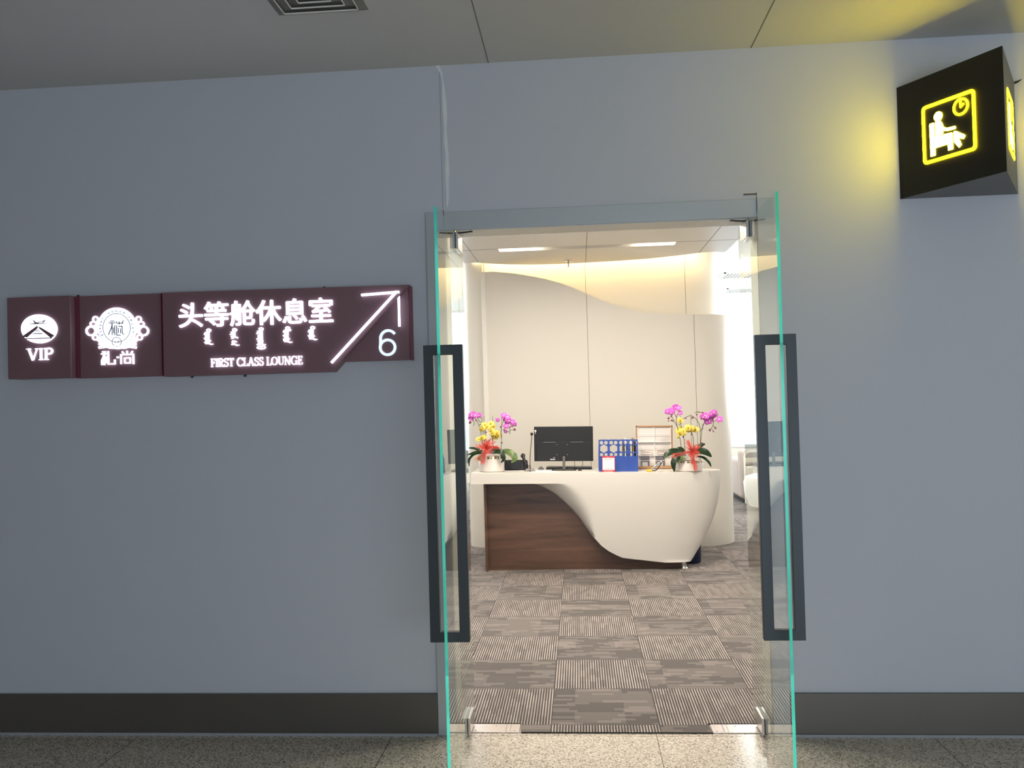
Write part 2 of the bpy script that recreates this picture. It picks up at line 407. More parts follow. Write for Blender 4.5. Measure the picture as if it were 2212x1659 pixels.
for x in (-.071, 1.12): box(bm, x-.0018, x+.0018, -7.9, 0, ZC-.0012, ZC+.0005)
done('joint', bm, M['seam'], hc)
bm = BM(); box(bm, -6, 6, -8, .02, -.1, 0)
struct(done('floor', bm, M['granite']), 'speckled tan granite floor of the hall', 'floor')
# carpet with the cut-outs for the floor hinge covers
bm = BM(); prism(bm, [(-6, .02), (-.249, .02), (-.249, .128), (-.012, .128), (-.004, .02), (.862, .02), (.852, .128), (1.087, .128), (1.087, .02), (7.1, .02), (7.1, 12), (-6, 12)], -.1, .006)
for f in bm.faces: f.material_index = 0 if abs(f.calc_center_median().z-.006) < 1e-4 else 1
struct(done('floor', bm, [M['carpet'], M['carpetedge']]), 'grey and beige striped carpet tiles of the lounge', 'floor')
bm = BM()
box(bm, -6, -.262, .015, .14, -.05, .003) ; box(bm, -.249, .0, .02, .135, -.05, -.001); box(bm, .845, 1.087, .02, .135, -.05, -.001)
struct(done('trim_4', bm, M['strip']))
# casing round the opening
bm = BM()
box(bm, -.381, XL, -.012, .0, 0, 2.40, .002); box(bm, XR, 1.197, -.012, 0, 0, 2.40, .002); box(bm, XL, XR, -.008, 0, 2.315, 2.40, .002)
struct(done('trim_1', bm, M['casing']), 'grey metal casing around the entrance opening', 'trim')
bm = BM()                                        # thin dark seams at the lintel joints
box(bm, XR-.001, XR+.001, -.0135, -.01, 2.335, 2.425); box(bm, XL-.001, XL+.001, -.0135, -.01, 2.33, 2.41)
box(bm, XR-.055, XR+.001, -.0025, 0, 2.418, 2.425)
struct(done('trim_2', bm, M['seam']))
bm = BM()                                        # inner faces of the opening
box(bm, XL, XL+.003, .0, .15, 0, 2.315); box(bm, XR-.003, XR, .0, .15, 0, 2.315); box(bm, XL, XR, .0, .15, 2.311, 2.3149)
struct(done('trim_3', bm, M['panel']), 'cream lining on the inner faces of the opening', 'trim')
for nm, x0, x1 in (('baseboard_left', -6, -.383), ('baseboard_right', 1.199, 6)):
    bm = BM(); box(bm, x0, x1, -.014, 0, .012, .191, .002)
    o = struct(done(nm, bm, M['base']), 'dark brown metal baseboard %s of the entrance' % nm[10:], 'baseboard')
    bm = BM(); box(bm, x0, x1, -.020, 0, 0, .012); done('sealant_strip', bm, M['strip'], o)
# ragged pale filler over the wall crack
zs = [2.425, 2.47, 2.53, 2.60, 2.66, 2.72, 2.78, 2.83, 2.88, 2.93, 2.98, 3.02, 3.05, ZC]
ws = [.006, .010, .014, .018, .013, .017, .011, .016, .019, .017, .010, .006, .012, .018]
dxs = [.002, .006, .006, .007, .008, .004, .003, .004, .003, .001, -.001, -.005, -.010, -.026]
bm = BM(); a = []
for z, w_, d in zip(zs, ws, dxs): a.append([bm.verts.new((-.283+d+sx_*w_/2, yy, z)) for sx_, yy in ((-1, -.002), (1, -.002), (1, .001), (-1, .001))])
for i in range(len(a)-1):
    for k in range(4): bm.faces.new((a[i][k], a[i][(k+1) % 4], a[i+1][(k+1) % 4], a[i+1][k]))
bm.faces.new(a[0][::-1]); bm.faces.new(a[-1])
tag(done('plaster_filler', bm, M['filler']), 'ragged pale strip of plaster filler running up the wall from the doorframe corner', 'plaster')
bm = BM(); box(bm, -.3015, -.299, -.0012, 0, 2.42, ZC)  # grey line paints the faint shading left of the filler
struct(done('trim_5', bm, M['strip']))

bm = BM(); box(bm, -6, -.5, -8.1, -8, 0, 3.2); box(bm, -.5, 6, -8.1, -8, 2.1, 3.2)  # added out of view to steer daylight low and right
struct(done('wall_hall_rear', bm, M['paint']), 'far rear wall of the hall above its wide window', 'wall')
# lounge shell
bm = BM(); box(bm, -6, 7.1, .15, 12, 3.2, 3.3); lc = struct(done('ceiling', bm, M['white']), 'bright high ceiling at the back of the lounge', 'ceiling')
# lower ceiling over the desk, with a curved back edge and a long light slot
bm = BM(); Z0, Z1 = 2.9, 2.98; SY0, SY1 = 3.875, 4.03
box(bm, -.80, 1.76, .15, SY0, Z0, Z1); box(bm, -.80, -.392, SY0, SY1, Z0, Z1); box(bm, 1.212, 1.76, SY0, SY1, Z0, Z1)
edge = [(1.76, 4.55), (1.62, 4.50), (1.514, 4.53), (1.3, 4.66), (1.035, 4.775), (.75, 4.84), (.415, 4.88), (.1, 4.90), (-.15, 4.87), (-.364, 4.80), (-.55, 4.70), (-.663, 4.61), (-.80, 4.60)]
prism(bm, [(-.80, SY1), (1.76, SY1)] + edge, Z0, Z1)
box(bm, -.40, 1.22, SY0-.01, SY1+.01, Z1, Z1+.02)
cc = struct(done('ceiling', bm, M['panel']), 'cream lowered ceiling over the desk with a curved lit edge', 'ceiling')
bm = BM()
for x in (-.655, .410, 1.505):
    e = 4.6 if x < 0 else (4.88 if x < 1 else 4.53)
    box(bm, x-.0022, x+.0022, .2, e, Z0-.001, Z0+.001)
box(bm, -.80, -.392, 3.876, 3.881, Z0-.001, Z0+.001); box(bm, 1.212, 1.76, 3.876, 3.881, Z0-.001, Z0+.001)
done('joint', bm, M['seam'], cc)
for x0, x1, lab in ((-.375, -.02, 'left lit end of the long ceiling light slot'), (.86, 1.20, 'right lit end of the long ceiling light slot')):
    t = thing('linear_light', lab, 'light', ((x0+x1)/2, 3.95, 2.90), 'ceiling slot lights')
    bm = BM(); box(bm, x0, x1, 3.89, 4.02, 2.945, 2.965, .004); at(t, done('housing', bm, M['white']))
    bm = BM(); box(bm, x0+.01, x1-.01, 3.90, 4.01, 2.936, 2.946); at(t, done('diffuser', bm, M['led']))
for i, (x, y) in enumerate([(-.35, .75), (.42, .75), (1.2, .75), (-.35, 2.5), (.42, 2.5), (1.2, 2.5)]):  # unseen lamps added to light the lounge and threshold
    t = thing('downlight', 'recessed round downlight, %s in the %s row of the lowered ceiling' % (('leftmost', 'middle one', 'rightmost')[i % 3], ('front', 'back')[i//3]), 'light', (x, y, 2.9), 'ceiling downlights')
    bm = BM(); lathe(bm, [(.125, -.006), (.14, -.006), (.14, .0), (.125, .0)], 32); done('rim', bm, M['trimw'], t)
    bm = BM(); cyl(bm, (0, 0, -.004), .12, .12, .004, 32); done('diffuser', bm, M['dlamp'], t)
t = thing('fire_sprinkler', 'small pendant sprinkler head under the cream lowered ceiling', 'sprinkler', (.237, 4.70, 2.9))
bm = BM(); lathe(bm, [(.030, -.006), (.034, -.003), (.034, 0)], 24); done('escutcheon', bm, M['steel'], t)
bm = BM(); cyl(bm, (0, 0, -.045), .008, .010, .045, 12); cyl(bm, (0, 0, -.062), .005, .005, .02, 10); done('body', bm, M['steel'], t)
bm = BM(); cyl(bm, (0, 0, -.066), .018, .018, .003, 20); done('deflector', bm, M['steel'], t)

# backdrop partition behind the desk
def arcpts(cx, cy, r, a0, a1, n=14): return arc(cx, cy, r, r, a0, a1, n)
bm = BM()
prism(bm, [(-.66, 5.10), (1.45, 5.10)] + arcpts(1.45, 5.45, .35, -90, 0)[1:] + [(1.80, 5.75), (-.66, 5.75)], 0, 3.2)
bd = struct(done('wall_back', bm, M['panel'], smooth=True), 'tall cream upper wall behind the desk, washed by warm cove light', 'wall')
bm = BM()
prism(bm, arcpts(-.66, 5.15, .21, 180, 270) + [(-.665, 4.94), (-.66, 5.75), (-.87, 5.75)], 0, 3.2)
done('rounded_end', bm, M['panel'], bd, smooth=True)
top = [(-.618, 2.838), (-.54, 2.842), (-.466, 2.832), (-.37, 2.822), (-.276, 2.806), (-.14, 2.778), (.006, 2.743), (.15, 2.697), (.286, 2.643), (.406, 2.582), (.55, 2.512), (.702, 2.449), (.86, 2.402), (1.025, 2.368), (1.2, 2.345), (1.393, 2.336), (1.50, 2.334)]
arcs = arcpts(1.50, 5.22, .37, -90, -8, 12)[1:]
front = [(x, 4.85, z) for x, z in top] + [(x, y, 2.332) for x, y in arcs]
back = [(x, 4.97, z) for x, z in top] + [(x, y, 2.332) for x, y in arcpts(1.50, 5.22, .25, -90, -8, 12)[1:]]
bm = BM(); n = len(front)
F0 = [bm.verts.new((x, y, 0)) for x, y, z in front]; F1 = [bm.verts.new(p) for p in front]
B0 = [bm.verts.new((x, y, 0)) for x, y, z in back]; B1 = [bm.verts.new(p) for p in back]
for i in range(n-1):
    bm.faces.new((F0[i], F0[i+1], F1[i+1], F1[i])); bm.faces.new((B0[i+1], B0[i], B1[i], B1[i+1]))
    bm.faces.new((F1[i], F1[i+1], B1[i+1], B1[i])); bm.faces.new((F0[i+1], F0[i], B0[i], B0[i+1]))
bm.faces.new((F0[0], F1[0], B1[0], B0[0])); bm.faces.new((F0[-1], B0[-1], B1[-1], F1[-1]))
done('wave_panel', bm, M['panel'], bd, smooth=True)
bm = BM(); box(bm, -.664, -.618, 4.835, 4.94, 0, 2.84, .003); done('edge_trim', bm, M['trimw'], bd)  # white strip stands in for a lit slot
bm = BM(); box(bm, .408, .4115, 4.8488, 4.851, 0, 2.579); box(bm, 1.478, 1.4815, 4.8488, 4.851, 0, 2.333)
box(bm, .404, .4075, 5.0988, 5.101, 2.5, 3.15); box(bm, 1.432, 1.4355, 5.0988, 5.101, 2.3, 3.15); box(bm, -.652, -.650, 5.0988, 5.101, 2.8, 3.15)
done('joint', bm, M['seam'], bd)

# glazed back of the lounge
bm = BM(); box(bm, -6, 7.1, 12, 12.1, 0, .55); box(bm, -6, 7.1, 12, 12.1, 3.2, 3.4)
struct(done('wall_back', bm, M['white']), 'low white sill wall below the back windows', 'wall')
for i in range(6):
    x0 = -6+i*2.18
    t = thing('window_%d' % (i+1), 'tall bright window at the back of the lounge', 'window', (x0+.93, 12.02, .55), 'back windows of the lounge'); t['kind'] = 'structure'
    bm = BM()
    box(bm, x0, x0+.025, 11.99, 12.05, .55, 3.2); box(bm, x0+2.155, x0+2.18, 11.99, 12.05, .55, 3.2); box(bm, x0, x0+2.18, 11.99, 12.05, .55, .6); box(bm, x0, x0+2.18, 11.99, 12.05, 3.17, 3.2)
    at(t, done('window_frame', bm, M['frame_alu']))
    bm = BM(); box(bm, x0+.025, x0+2.155, 12.015, 12.021, .6, 3.17); at(t, done('pane', bm, M['glass']))

# ================================================================== GLASS DOORS
def glass_door(name, xc, side, lab):
    t = thing(name, lab, 'door', (xc, 0, 0)); t['kind'] = 'structure'
    y0, y1 = -.545, .235
    bm = BM(); vs = box(bm, xc-.006, xc+.006, y0, y1, .012, 2.305)
    for f in bm.faces:
        if f.normal.y < -.5: f.material_index = 1
    g = at(t, done('glass_pane', bm, [M['glass'], M['edge']]))
    # square pull handle standing both sides of the pane
    bm = BM(); a, b, z0, z1, w_ = -.081, .081, .545, 1.758, .041
    yh0, yh1 = -.445, -.415
    o = [(xc+a, z0), (xc+b, z0), (xc+b, z1), (xc+a, z1)]; i_ = [(xc+a+w_, z0+w_), (xc+b-w_, z0+w_), (xc+b-w_, z1-w_), (xc+a+w_, z1-w_)]
    V = {}
    for k, pl in (('o', o), ('i', i_)):
        for y in (yh0, yh1): V[k, y] = [bm.verts.new((x, y, z)) for x, z in pl]
    for j in range(4):
        q = (j+1) % 4
        bm.faces.new((V['o', yh0][j], V['o', yh0][q], V['i', yh0][q], V['i', yh0][j]))
        bm.faces.new((V['o', yh1][q], V['o', yh1][j], V['i', yh1][j], V['i', yh1][q]))
        bm.faces.new((V['o', yh0][q], V['o', yh0][j], V['o', yh1][j], V['o', yh1][q]))
        bm.faces.new((V['i', yh0][j], V['i', yh0][q], V['i', yh1][q], V['i', yh1][j]))
    bmesh.ops.recalc_face_normals(bm, faces=bm.faces)
    bmesh.ops.bevel(bm, geom=bm.edges[:], offset=.0015, segments=1, affect='EDGES')
    at(t, done('pull_handle', bm, M['dark']))
    # patch fittings on the pivot corners
    for zz0, zz1, nm in ((2.225, 2.30, 'top_hinge'), (.012, .085, 'floor_hinge')):
        bm = BM()
        ya, yb = (-.03, .12)
        box(bm, xc-.019, xc-.0065, ya, yb, zz0, zz1, .002); box(bm, xc+.0065, xc+.019, ya, yb, zz0, zz1, .002)
        if nm == 'top_hinge': cyl(bm, (xc, .0, 2.30), .008, .008, .013, 12)
        else: cyl(bm, (xc, .0, 0.0), .012, .012, .013, 12)
        h = at(t, done(nm, bm, M['steel']))
        bm = BM(); box(bm, xc-.0062, xc+.0062, ya-.002, ya+.004, zz0+.002, zz1-.002); at(t, done('hinge_gap', bm, M['black']))
    bm = BM(); s = 1 if side < 0 else -1
    tube(bm, [(xc-.03*s, 0, 2.302), (xc+.03*s, 0, 2.302), (xc+.07*s, -.005, 2.304)], .0035, 8); cyl(bm, (xc+.075*s, 0, 2.303), .009, .009, .005, 16)
    at(t, done('pivot_arm', bm, M['black']))
glass_door('door_1', -.249, -1, 'left frameless glass door leaf standing open towards the hall')
glass_door('door_2', 1.087, 1, 'right frameless glass door leaf standing open towards the hall')
for x0, x1, lab in ((-.236, -.014, 'scuffed steel floor hinge cover at the foot of the left glass door'), (.862, 1.074, 'scuffed steel floor hinge cover at the foot of the right glass door')):
    t = thing('floor_hinge_cover', lab, 'cover plate', ((x0+x1)/2, .075, .003), 'floor hinge covers')
    bm = BM(); box(bm, x0, x1, .024, .124, -.001, .004, .001); at(t, done('plate', bm, M['patch']))
    bm = BM(); xm = x0+.16 if x0 < 0 else x1-.16
    box(bm, xm-.002, xm+.002, .03, .12, .0035, .0045); box(bm, xm+.018, xm+.02, .03, .12, .0035, .0045)
    at(t, done('cover_joint', bm, M['greyp']))
    for k in range(3): bm = BM(); cyl(bm, (x0+.02+k*.09, .04+.06*(k % 2), .0035), .004, .004, .0012, 10); at(t, done('screw', bm, M['greyp']))

# ================================================================== CEILING VENT
t = thing('air_vent', 'square four-way air diffuser in the hall ceiling', 'vent', (-.665, -.79, ZC))
def sqring(bm, h0, z0, h1, z1, th=.003):
    a = [(-h0, -h0, z0), (h0, -h0, z0), (h0, h0, z0), (-h0, h0, z0)]; b = [(-h1, -h1, z1), (h1, -h1, z1), (h1, h1, z1), (-h1, h1, z1)]
    va = [bm.verts.new(p) for p in a]; vb = [bm.verts.new(p) for p in b]
    fs = [bm.faces.new((va[i], va[(i+1) % 4], vb[(i+1) % 4], vb[i])) for i in range(4)]
    bmesh.ops.solidify(bm, geom=fs, thickness=th)
bm = BM()
for a, b, c, d in ((-.205, .205, .181, .205), (-.205, .205, -.205, -.181), (-.205, -.181, -.181, .181), (.181, .205, -.181, .181)): box(bm, a, b, c, d, -.003, 0)
done('flange', bm, M['hall_ceiling'], t)
for k in range(4):
    bm = BM(); h = .181-k*.042; g = h-.032; sqring(bm, h, -.002, g, -.012, .0012); lv = done('louvre', bm, M['ventgrey'], t)
    bm = BM()
    for a, b, c, d in ((-g, g, g-.003, g), (-g, g, -g, -g+.003), (-g, -g+.003, -g, g), (g-.003, g, -g, g)): box(bm, a, b, c, d, -.0165, -.0115)
    done('louvre_lip', bm, M['trimw'], lv)
bm = BM(); box(bm, -.17, .17, -.17, .17, .0-.0005, -.0015); done('duct', bm, M['greyp'], t)

# ================================================================== LIT LOUNGE SIGN
sg = thing('lounge_sign', 'long maroon lit sign with lounge lettering and arrow on the wall left of the entrance', 'sign', (-1.4, -.04, 1.87))
def P(o): return at(sg, o)
bm = BM(); box(bm, -2.357, -2.047, -.10, 0, 1.684, 2.066, .003); P(done('end_case', bm, M['maroon']))
bm = BM(); box(bm, -2.047, -1.60, -.062, 0, 1.681, 2.066, .003); P(done('logo_case', bm, M['maroon_side'])) ;  # bare left strip paints the end case's shadow in darker maroon
bm = BM(); box(bm, -2.022, -1.605, -.064, -.060, 1.682, 2.065, .0); P(done('logo_face', bm, M['maroon']))
def xzprism(bm, pts, y0, y1):
    a = [bm.verts.new((x, y0, z)) for x, z in pts]; b = [bm.verts.new((x, y1, z)) for x, z in pts]; n = len(pts)
    bm.faces.new(a); bm.faces.new(b[::-1])
    for i in range(n): bm.faces.new((a[(i+1) % n], a[i], b[i], b[(i+1) % n]))
YF = -.080
bm = BM(); xzprism(bm, [(-1.612, 1.676), (-.818, 1.676), (-.452, 2.060), (-1.612, 2.066)], YF, 0); P(done('main_case', bm, M['maroon']))
bm = BM(); xzprism(bm, [(-.90, 1.721), (-.462, 1.721), (-.462, 2.055), (-.90, 2.055)], -.050, 0); P(done('number_case', bm, M['maroon']))
bm = BM(); box(bm, -.462, -.452, -.056, 0, 1.719, 2.060, .002); P(done('edge_strip', bm, M['maroon_side']))
bm = BM()
for x in (-1.62,): box(bm, x-.001, x+.001, -.0815, -.05, 1.68, 2.064)
P(done('joint', bm, M['maroon_side']))
FM = facing(YF); D = .008
zh = P(text('chinese_lettering', '头等舱休息室', -1.167, 1.906, .1245, D, M['letter'], None, FM))
bm = BM()                                        # heavier strokes
for ox, oz in ((0, 0), (.0022, 0), (-.0022, 0), (0, .0018), (0, -.0018), (.0016, .0013), (-.0016, -.0013), (.0016, -.0013), (-.0016, .0013)):
    n0 = len(bm.verts); bm.from_mesh(zh.data); bm.verts.ensure_lookup_table()
    for v in bm.verts[n0:]: v.co.x += ox; v.co.z += oz; v.co.y -= abs(ox)*.02+abs(oz)*.013
bm.to_mesh(zh.data); bm.free()
def fit(o, x0, x1, z0, z1):                     # stretch a lettering mesh to its measured place
    xs = [v.co.x for v in o.data.vertices]; zz = [v.co.z for v in o.data.vertices]
    if max(xs)-min(xs) < 1e-5: return
    ax, bx, az, bz = min(xs), max(xs), min(zz), max(zz)
    for v in o.data.vertices:
        v.co.x = x0+(v.co.x-ax)/(bx-ax)*(x1-x0); v.co.z = z0+(v.co.z-az)/(bz-az)*(z1-z0)
fit(zh, -1.533, -.805, 1.898, 2.016)

# serif capitals, drawn on a unit-high grid: (strokes, advance)
def serif(ch):
    T, t, s = .165, .07, .06                    # thick, thin, serif
    bar = lambda x0, x1, y: ([(x0, y), (x1, y)], s)
    q = s/2
    if ch == 'I': return [([(.18, 0), (.18, 1)], T), bar(.02, .34, q), bar(.02, .34, 1-q)], .36
    if ch == 'V': return [([(.16, 1), (.46, 0)], T), ([(.76, 1), (.48, .02)], t), bar(.0, .32, 1-q), bar(.62, .90, 1-q)], .86
    if ch == 'P': return [([(.18, 0), (.18, 1)], T), bar(.02, .36, q), bar(.02, .25, 1-q), ([(.2, 1-q)]+arc(.38, .74, .24, .235, 90, -90, 12)+[(.2, .5)], [s]+[T*.85]*13+[s])], .70
    if ch == 'R': return serif('P')[0] + [([(.36, .48), (.66, .0)], T), bar(.60, .78, q)], .80
    if ch == 'F': return [([(.18, 0), (.18, 1)], T), bar(.02, .36, q), bar(.02, .62, 1-q), ([(.60, 1), (.60, .76)], s), bar(.2, .48, .52), ([(.48, .64), (.48, .40)], s)], .68
    if ch == 'L': return [([(.18, 0), (.18, 1)], T), bar(.02, .62, q), bar(.02, .36, 1-q), ([(.61, 0), (.61, .28)], s)], .66
    if ch == 'T': return [([(.38, 0), (.38, 1)], T), bar(.22, .54, q), bar(.04, .72, 1-q), ([(.06, 1), (.06, .74)], s), ([(.70, 1), (.70, .74)], s)], .76
    if ch == 'E': return serif('F')[0] + [bar(.02, .64, q), ([(.63, 0), (.63, .26)], s)], .70
    if ch == 'A': return [([(.42, 1), (.12, .02)], t), ([(.42, 1), (.74, 0)], T), bar(.0, .26, q), bar(.58, .90, q), bar(.24, .62, .34)], .88
    if ch == 'S': return [(arc(.33, .75, .23, .22, 35, 270, 12)+arc(.33, .27, .25, .24, 90, -145, 12), [t]+[T*.8]*24+[t]), ([(.53, 1), (.53, .72)], s), ([(.09, 0), (.09, .3)], s)], .66
    if ch == 'C': return [(arc(.48, .5, .38, .47, 40, 320, 20), [t]*3+[T*.95]*15+[t]*3), ([(.79, 1), (.79, .68)], s), ([(.79, .0), (.79, .26)], s)], .90
    if ch == 'G': return [(arc(.48, .5, .38, .47, 40, 310, 20), [t]*3+[T*.95]*15+[t]*3), ([(.79, 1), (.79, .68)], s), ([(.76, .0), (.76, .42)], T), bar(.60, .92, .44)], .96
    if ch == 'O': return [(arc(.46, .5, .37, .46, 0, 360, 24), [T if abs(math.cos(2*PI*i/24)) > .5 else t*1.2 for i in range(25)])], .94
    if ch == 'U': return [([(.18, 1), (.18, .35)]+arc(.44, .33, .26, .29, 180, 360, 10)+[(.70, 1)], [T]*6+[t]*8), bar(.02, .34, 1-q), bar(.58, .84, 1-q)], .86
    if ch == 'N': return [([(.16, 0), (.16, 1)], t), ([(.12, 1), (.74, 0)], T), ([(.74, 0), (.74, 1)], t), bar(.02, .30, q), bar(.0, .2, 1-q), bar(.60, .88, 1-q)], .90
    return [], .36
def serif_text(name, s, x0, x1, z0, z1, mw, parent, m, d=D):
    tot = sum(serif(c)[1] for c in s); k = (x1-x0)/tot; h = z1-z0; x = x0; bm = BM()
    for c in s:
        st, adv = serif(c)
        for pts, wd in st:
            ww = [w_*(k+h)*.43 for w_ in wd] if isinstance(wd, list) else wd*(k+h)*.43
            if isinstance(ww, list) and len(ww) != len(pts): ww = (ww+[ww[-1]]*99)[:len(pts)]
            stroke(bm, [(x+a*k, z0+b*h) for a, b in pts], ww, 0, d, mw)
        x += adv*k
    return at(parent, done(name, bm, m))
serif_text('english_lettering', 'FIRST CLASS LOUNGE', -1.386, -.952, 1.713, 1.752, FM, sg, M['letter'])
# mongolian words: upright spine, teeth to the left, looped head and sweeping tail
for wi, (x, z1, z0, kind) in enumerate([(-1.395, 1.890, 1.815, 0), (-1.272, 1.888, 1.806, 1), (-1.147, 1.888, 1.787, 2), (-1.022, 1.888, 1.812, 3), (-.905, 1.886, 1.822, 0)]):
    z1 -= .003; h = z1-z0; sp = .011; bm = BM()
    if kind == 1: stroke(bm, [(x, z1-.008), (x, z1-h*.50)], sp, 0, D, FM); stroke(bm, [(x-.004, z1-h*.66), (x-.004, z0+.008)], sp, 0, D, FM)
    elif kind == 2: stroke(bm, [(x+.004, z1-.008), (x+.004, z0+h*.30)], sp, 0, D, FM)
    else: stroke(bm, [(x, z1-.008), (x, z0+h*.12)], sp, 0, D, FM)
    stroke(bm, arc(x+.003, z1-.004, .009, .006, 0, 360, 14), .0045, 0, D, FM)
    nt = [8, 4, 8, 9, 7][wi]
    for k in range(nt):
        z = z1-.012-(h*.62 if kind != 1 else h*.36)*k/max(1, nt-1)
        stroke(bm, [(x-.002, z), (x-.016-.004*math.sin(k*1.9), z-.003)], .0042, 0, D, FM)
    zt = z0+h*(.26 if kind == 2 else .10)
    stroke(bm, [(x-.014, zt), (x+.0, zt+.002), (x+.012, zt-.004), (x+.023, zt-.003)], [.004, .007, .006, .003], 0, D, FM)
    stroke(bm, arc(x+.001, zt+.010, .011, .005, 20, 200, 8), .0045, 0, D, FM)
    if kind == 1: stroke(bm, [(x-.015, z1-h*.42), (x+.004, z1-h*.46), (x+.018, z1-h*.52)], .006, 0, D, FM)
    if kind == 2:
        stroke(bm, arc(x+.002, z0+.009, .019, .007, 0, 360, 18), .0045, 0, D, FM); stroke(bm, [(x+.002, z0+.002), (x+.002, z0+.016)], .005, 0, D, FM)
    if kind == 3: stroke(bm, [(x, z1-h*.18), (x+.012, z1-h*.22), (x+.018, z1-h*.16)], .005, 0, D, FM)
    at(sg, done('mongolian_word', bm, M['letter']))
# arrow
bm = BM()
stroke(bm, [(-.818, 1.716), (-.508, 2.031)], .0100, 0, .012, FM); stroke(bm, [(-.672, 2.020), (-.497, 2.028)], .0105, 0, .012, FM)
stroke(bm, [(-.503, 2.022), (-.503, 1.872)], .0095, .0, .012, facing(-.066)); 
at(sg, done('arrow', bm, M['letter']))
bm = BM()
stroke(bm, arc(-.5640, 1.7805, .0345, .034, 0, 360, 28), .012, 0, .006, facing(-.050), closed=False)
stroke(bm, [(-.5975, 1.785)] + [(-.5975+.0015, 1.805)] + arc(-.560, 1.8175, .037, .040, 165, 35, 12), .012, 0, .0062, facing(-.050))
at(sg, done('digit_six', bm, M['digit']))
# first emblem: oval disc with plane and mountain cut into it, VIP below
FE = facing(-.10)
def E1(u, v): return (-2.197+(u-400)*4.9e-4, 1.9150-((v-553)+.035*(u-400))*4.72e-4)
def disc(cx, cy, rx, ry, n=48): return [E1(cx+rx*math.cos(2*PI*i/n), cy+ry*math.sin(2*PI*i/n)) for i in range(n)]
at(sg, shape('emblem_disc', [disc(400, 553, 178, 143)], D, M['letter'], None, FE))
bm = BM()
def cut(pts, mw=FE, d=D+.0012):
    vs0 = [bm.verts.new(mw @ Vector((*p, D-.001))) for p in pts]; vs1 = [bm.verts.new(mw @ Vector((*p, d))) for p in pts]; n = len(pts)
    bm.faces.new(vs1); bm.faces.new(vs0[::-1])
    for i in range(n): bm.faces.new((vs0[i], vs0[(i+1) % n], vs1[(i+1) % n], vs1[i]))
for poly in ([(275, 503), (360, 498), (520, 496), (430, 505), (350, 508)], [(342, 468), (362, 500), (385, 503), (470, 465), (450, 470), (395, 490), (372, 488), (355, 470)], [(425, 500), (450, 490), (475, 464), (448, 476)],
             [(388, 522), (232, 630), (282, 640), (392, 545)], [(398, 530), (430, 545), (556, 620), (520, 645), (402, 548)], [(345, 598), (435, 596), (435, 606), (335, 606)], [(365, 565), (405, 562), (402, 570), (360, 572)], [(270, 648), (530, 640), (526, 650), (275, 656)], [(352, 582), (412, 580), (410, 586), (350, 588)]):
    cut([E1(*q) for q in poly])
at(sg, done('emblem_cutout', bm, M['maroon']))
serif_text('vip_lettering', 'VIP', E1(268, 0)[0], E1(536, 0)[0], 1.769, 1.824, FE, sg, M['letter'])
# second emblem: ring badge with scroll loops, ribbon and characters
FB = facing(-.064)
def E2(u, v): return (-1.8395+(u-1195)*4.82e-4, 1.9175-((v-530)+.033*(u-1195))*4.70e-4)
at(sg, shape('badge_disc', [[E2(1195+195*math.cos(2*PI*i/64), 540+198*math.sin(2*PI*i/64)) for i in range(64)]], D, M['letter'], None, FB))
bm = BM()
for sgn in (-1, 1):
    X = lambda u: 1195+sgn*(u-1195)
    for cx, cy, rx, ry, wd in ((1412, 460, 25, 28, 13), (1435, 505, 30, 22, 13), (1460, 575, 46, 44, 17), (1418, 640, 26, 24, 13)):
        stroke(bm, [E2(X(cx+rx*math.cos(2*PI*i/20)), cy+ry*math.sin(2*PI*i/20)) for i in range(21)], wd*4.7e-4, 0, D, FB)
    for ln in ([(1440, 620), (1400, 590), (1390, 545)], [(1440, 525), (1400, 530), (1385, 560)], [(1395, 478), (1385, 520)], [(1405, 655), (1370, 690), (1330, 715)], [(1380, 640), (1360, 680), (1300, 725)]):
        stroke(bm, [E2(X(a), b) for a, b in ln], 13*4.7e-4, 0, D, FB)
    stroke(bm, [E2(X(1200), 735), E2(X(1270), 735), E2(X(1330), 715), E2(X(1385), 705)], [.018, .017, .014, .006], 0, D, FB)
    stroke(bm, [E2(X(1200), 745), E2(X(1280), 725), E2(X(1385), 740)], .012, 0, D, FB)
at(sg, done('badge_scroll', bm, M['letter']))
bm = BM()
B2 = D+.0014
def ln2(pts, wd, m0=D-.001, m1=B2, dst=None): stroke(dst if dst is not None else bm, [E2(a, b) for a, b in pts], wd*4.7e-4, m0, m1, FB)
ln2([(1195+138*math.cos(2*PI*i/48), 545+142*math.sin(2*PI*i/48)) for i in range(49)], 6)
ln2([(1193+45*math.cos(2*PI*i/32), 685+46*math.sin(2*PI*i/32)) for i in range(33)], 6)
ln2([(1195+178*math.cos(PI*i/24), 545+182*math.sin(PI*i/24)) for i in range(1, 24)], 3)
ln2([(1010, 742), (1080, 730), (1150, 742)], 4); ln2([(1240, 742), (1310, 728), (1380, 736)], 4)
# centre character: two-part stylised glyph
for q in ([(1130, 480), (1175, 478)], [(1115, 497), (1185, 494)], [(1150, 500), (1145, 540), (1125, 580), (1112, 615)], [(1150, 500), (1150, 618)], [(1163, 540), (1163, 600)], [(1176, 520), (1176, 618)],
          [(1195, 520), (1195, 618), (1235, 618)], [(1222, 480), (1222, 512)], [(1200, 500), (1265, 498)], [(1190, 480), (1200, 500)], [(1265, 470), (1252, 495)], [(1212, 545), (1212, 598)], [(1212, 530), (1250, 528), (1250, 590), (1264, 615)], [(1235, 550), (1235, 600)]):
    ln2(q, 9)
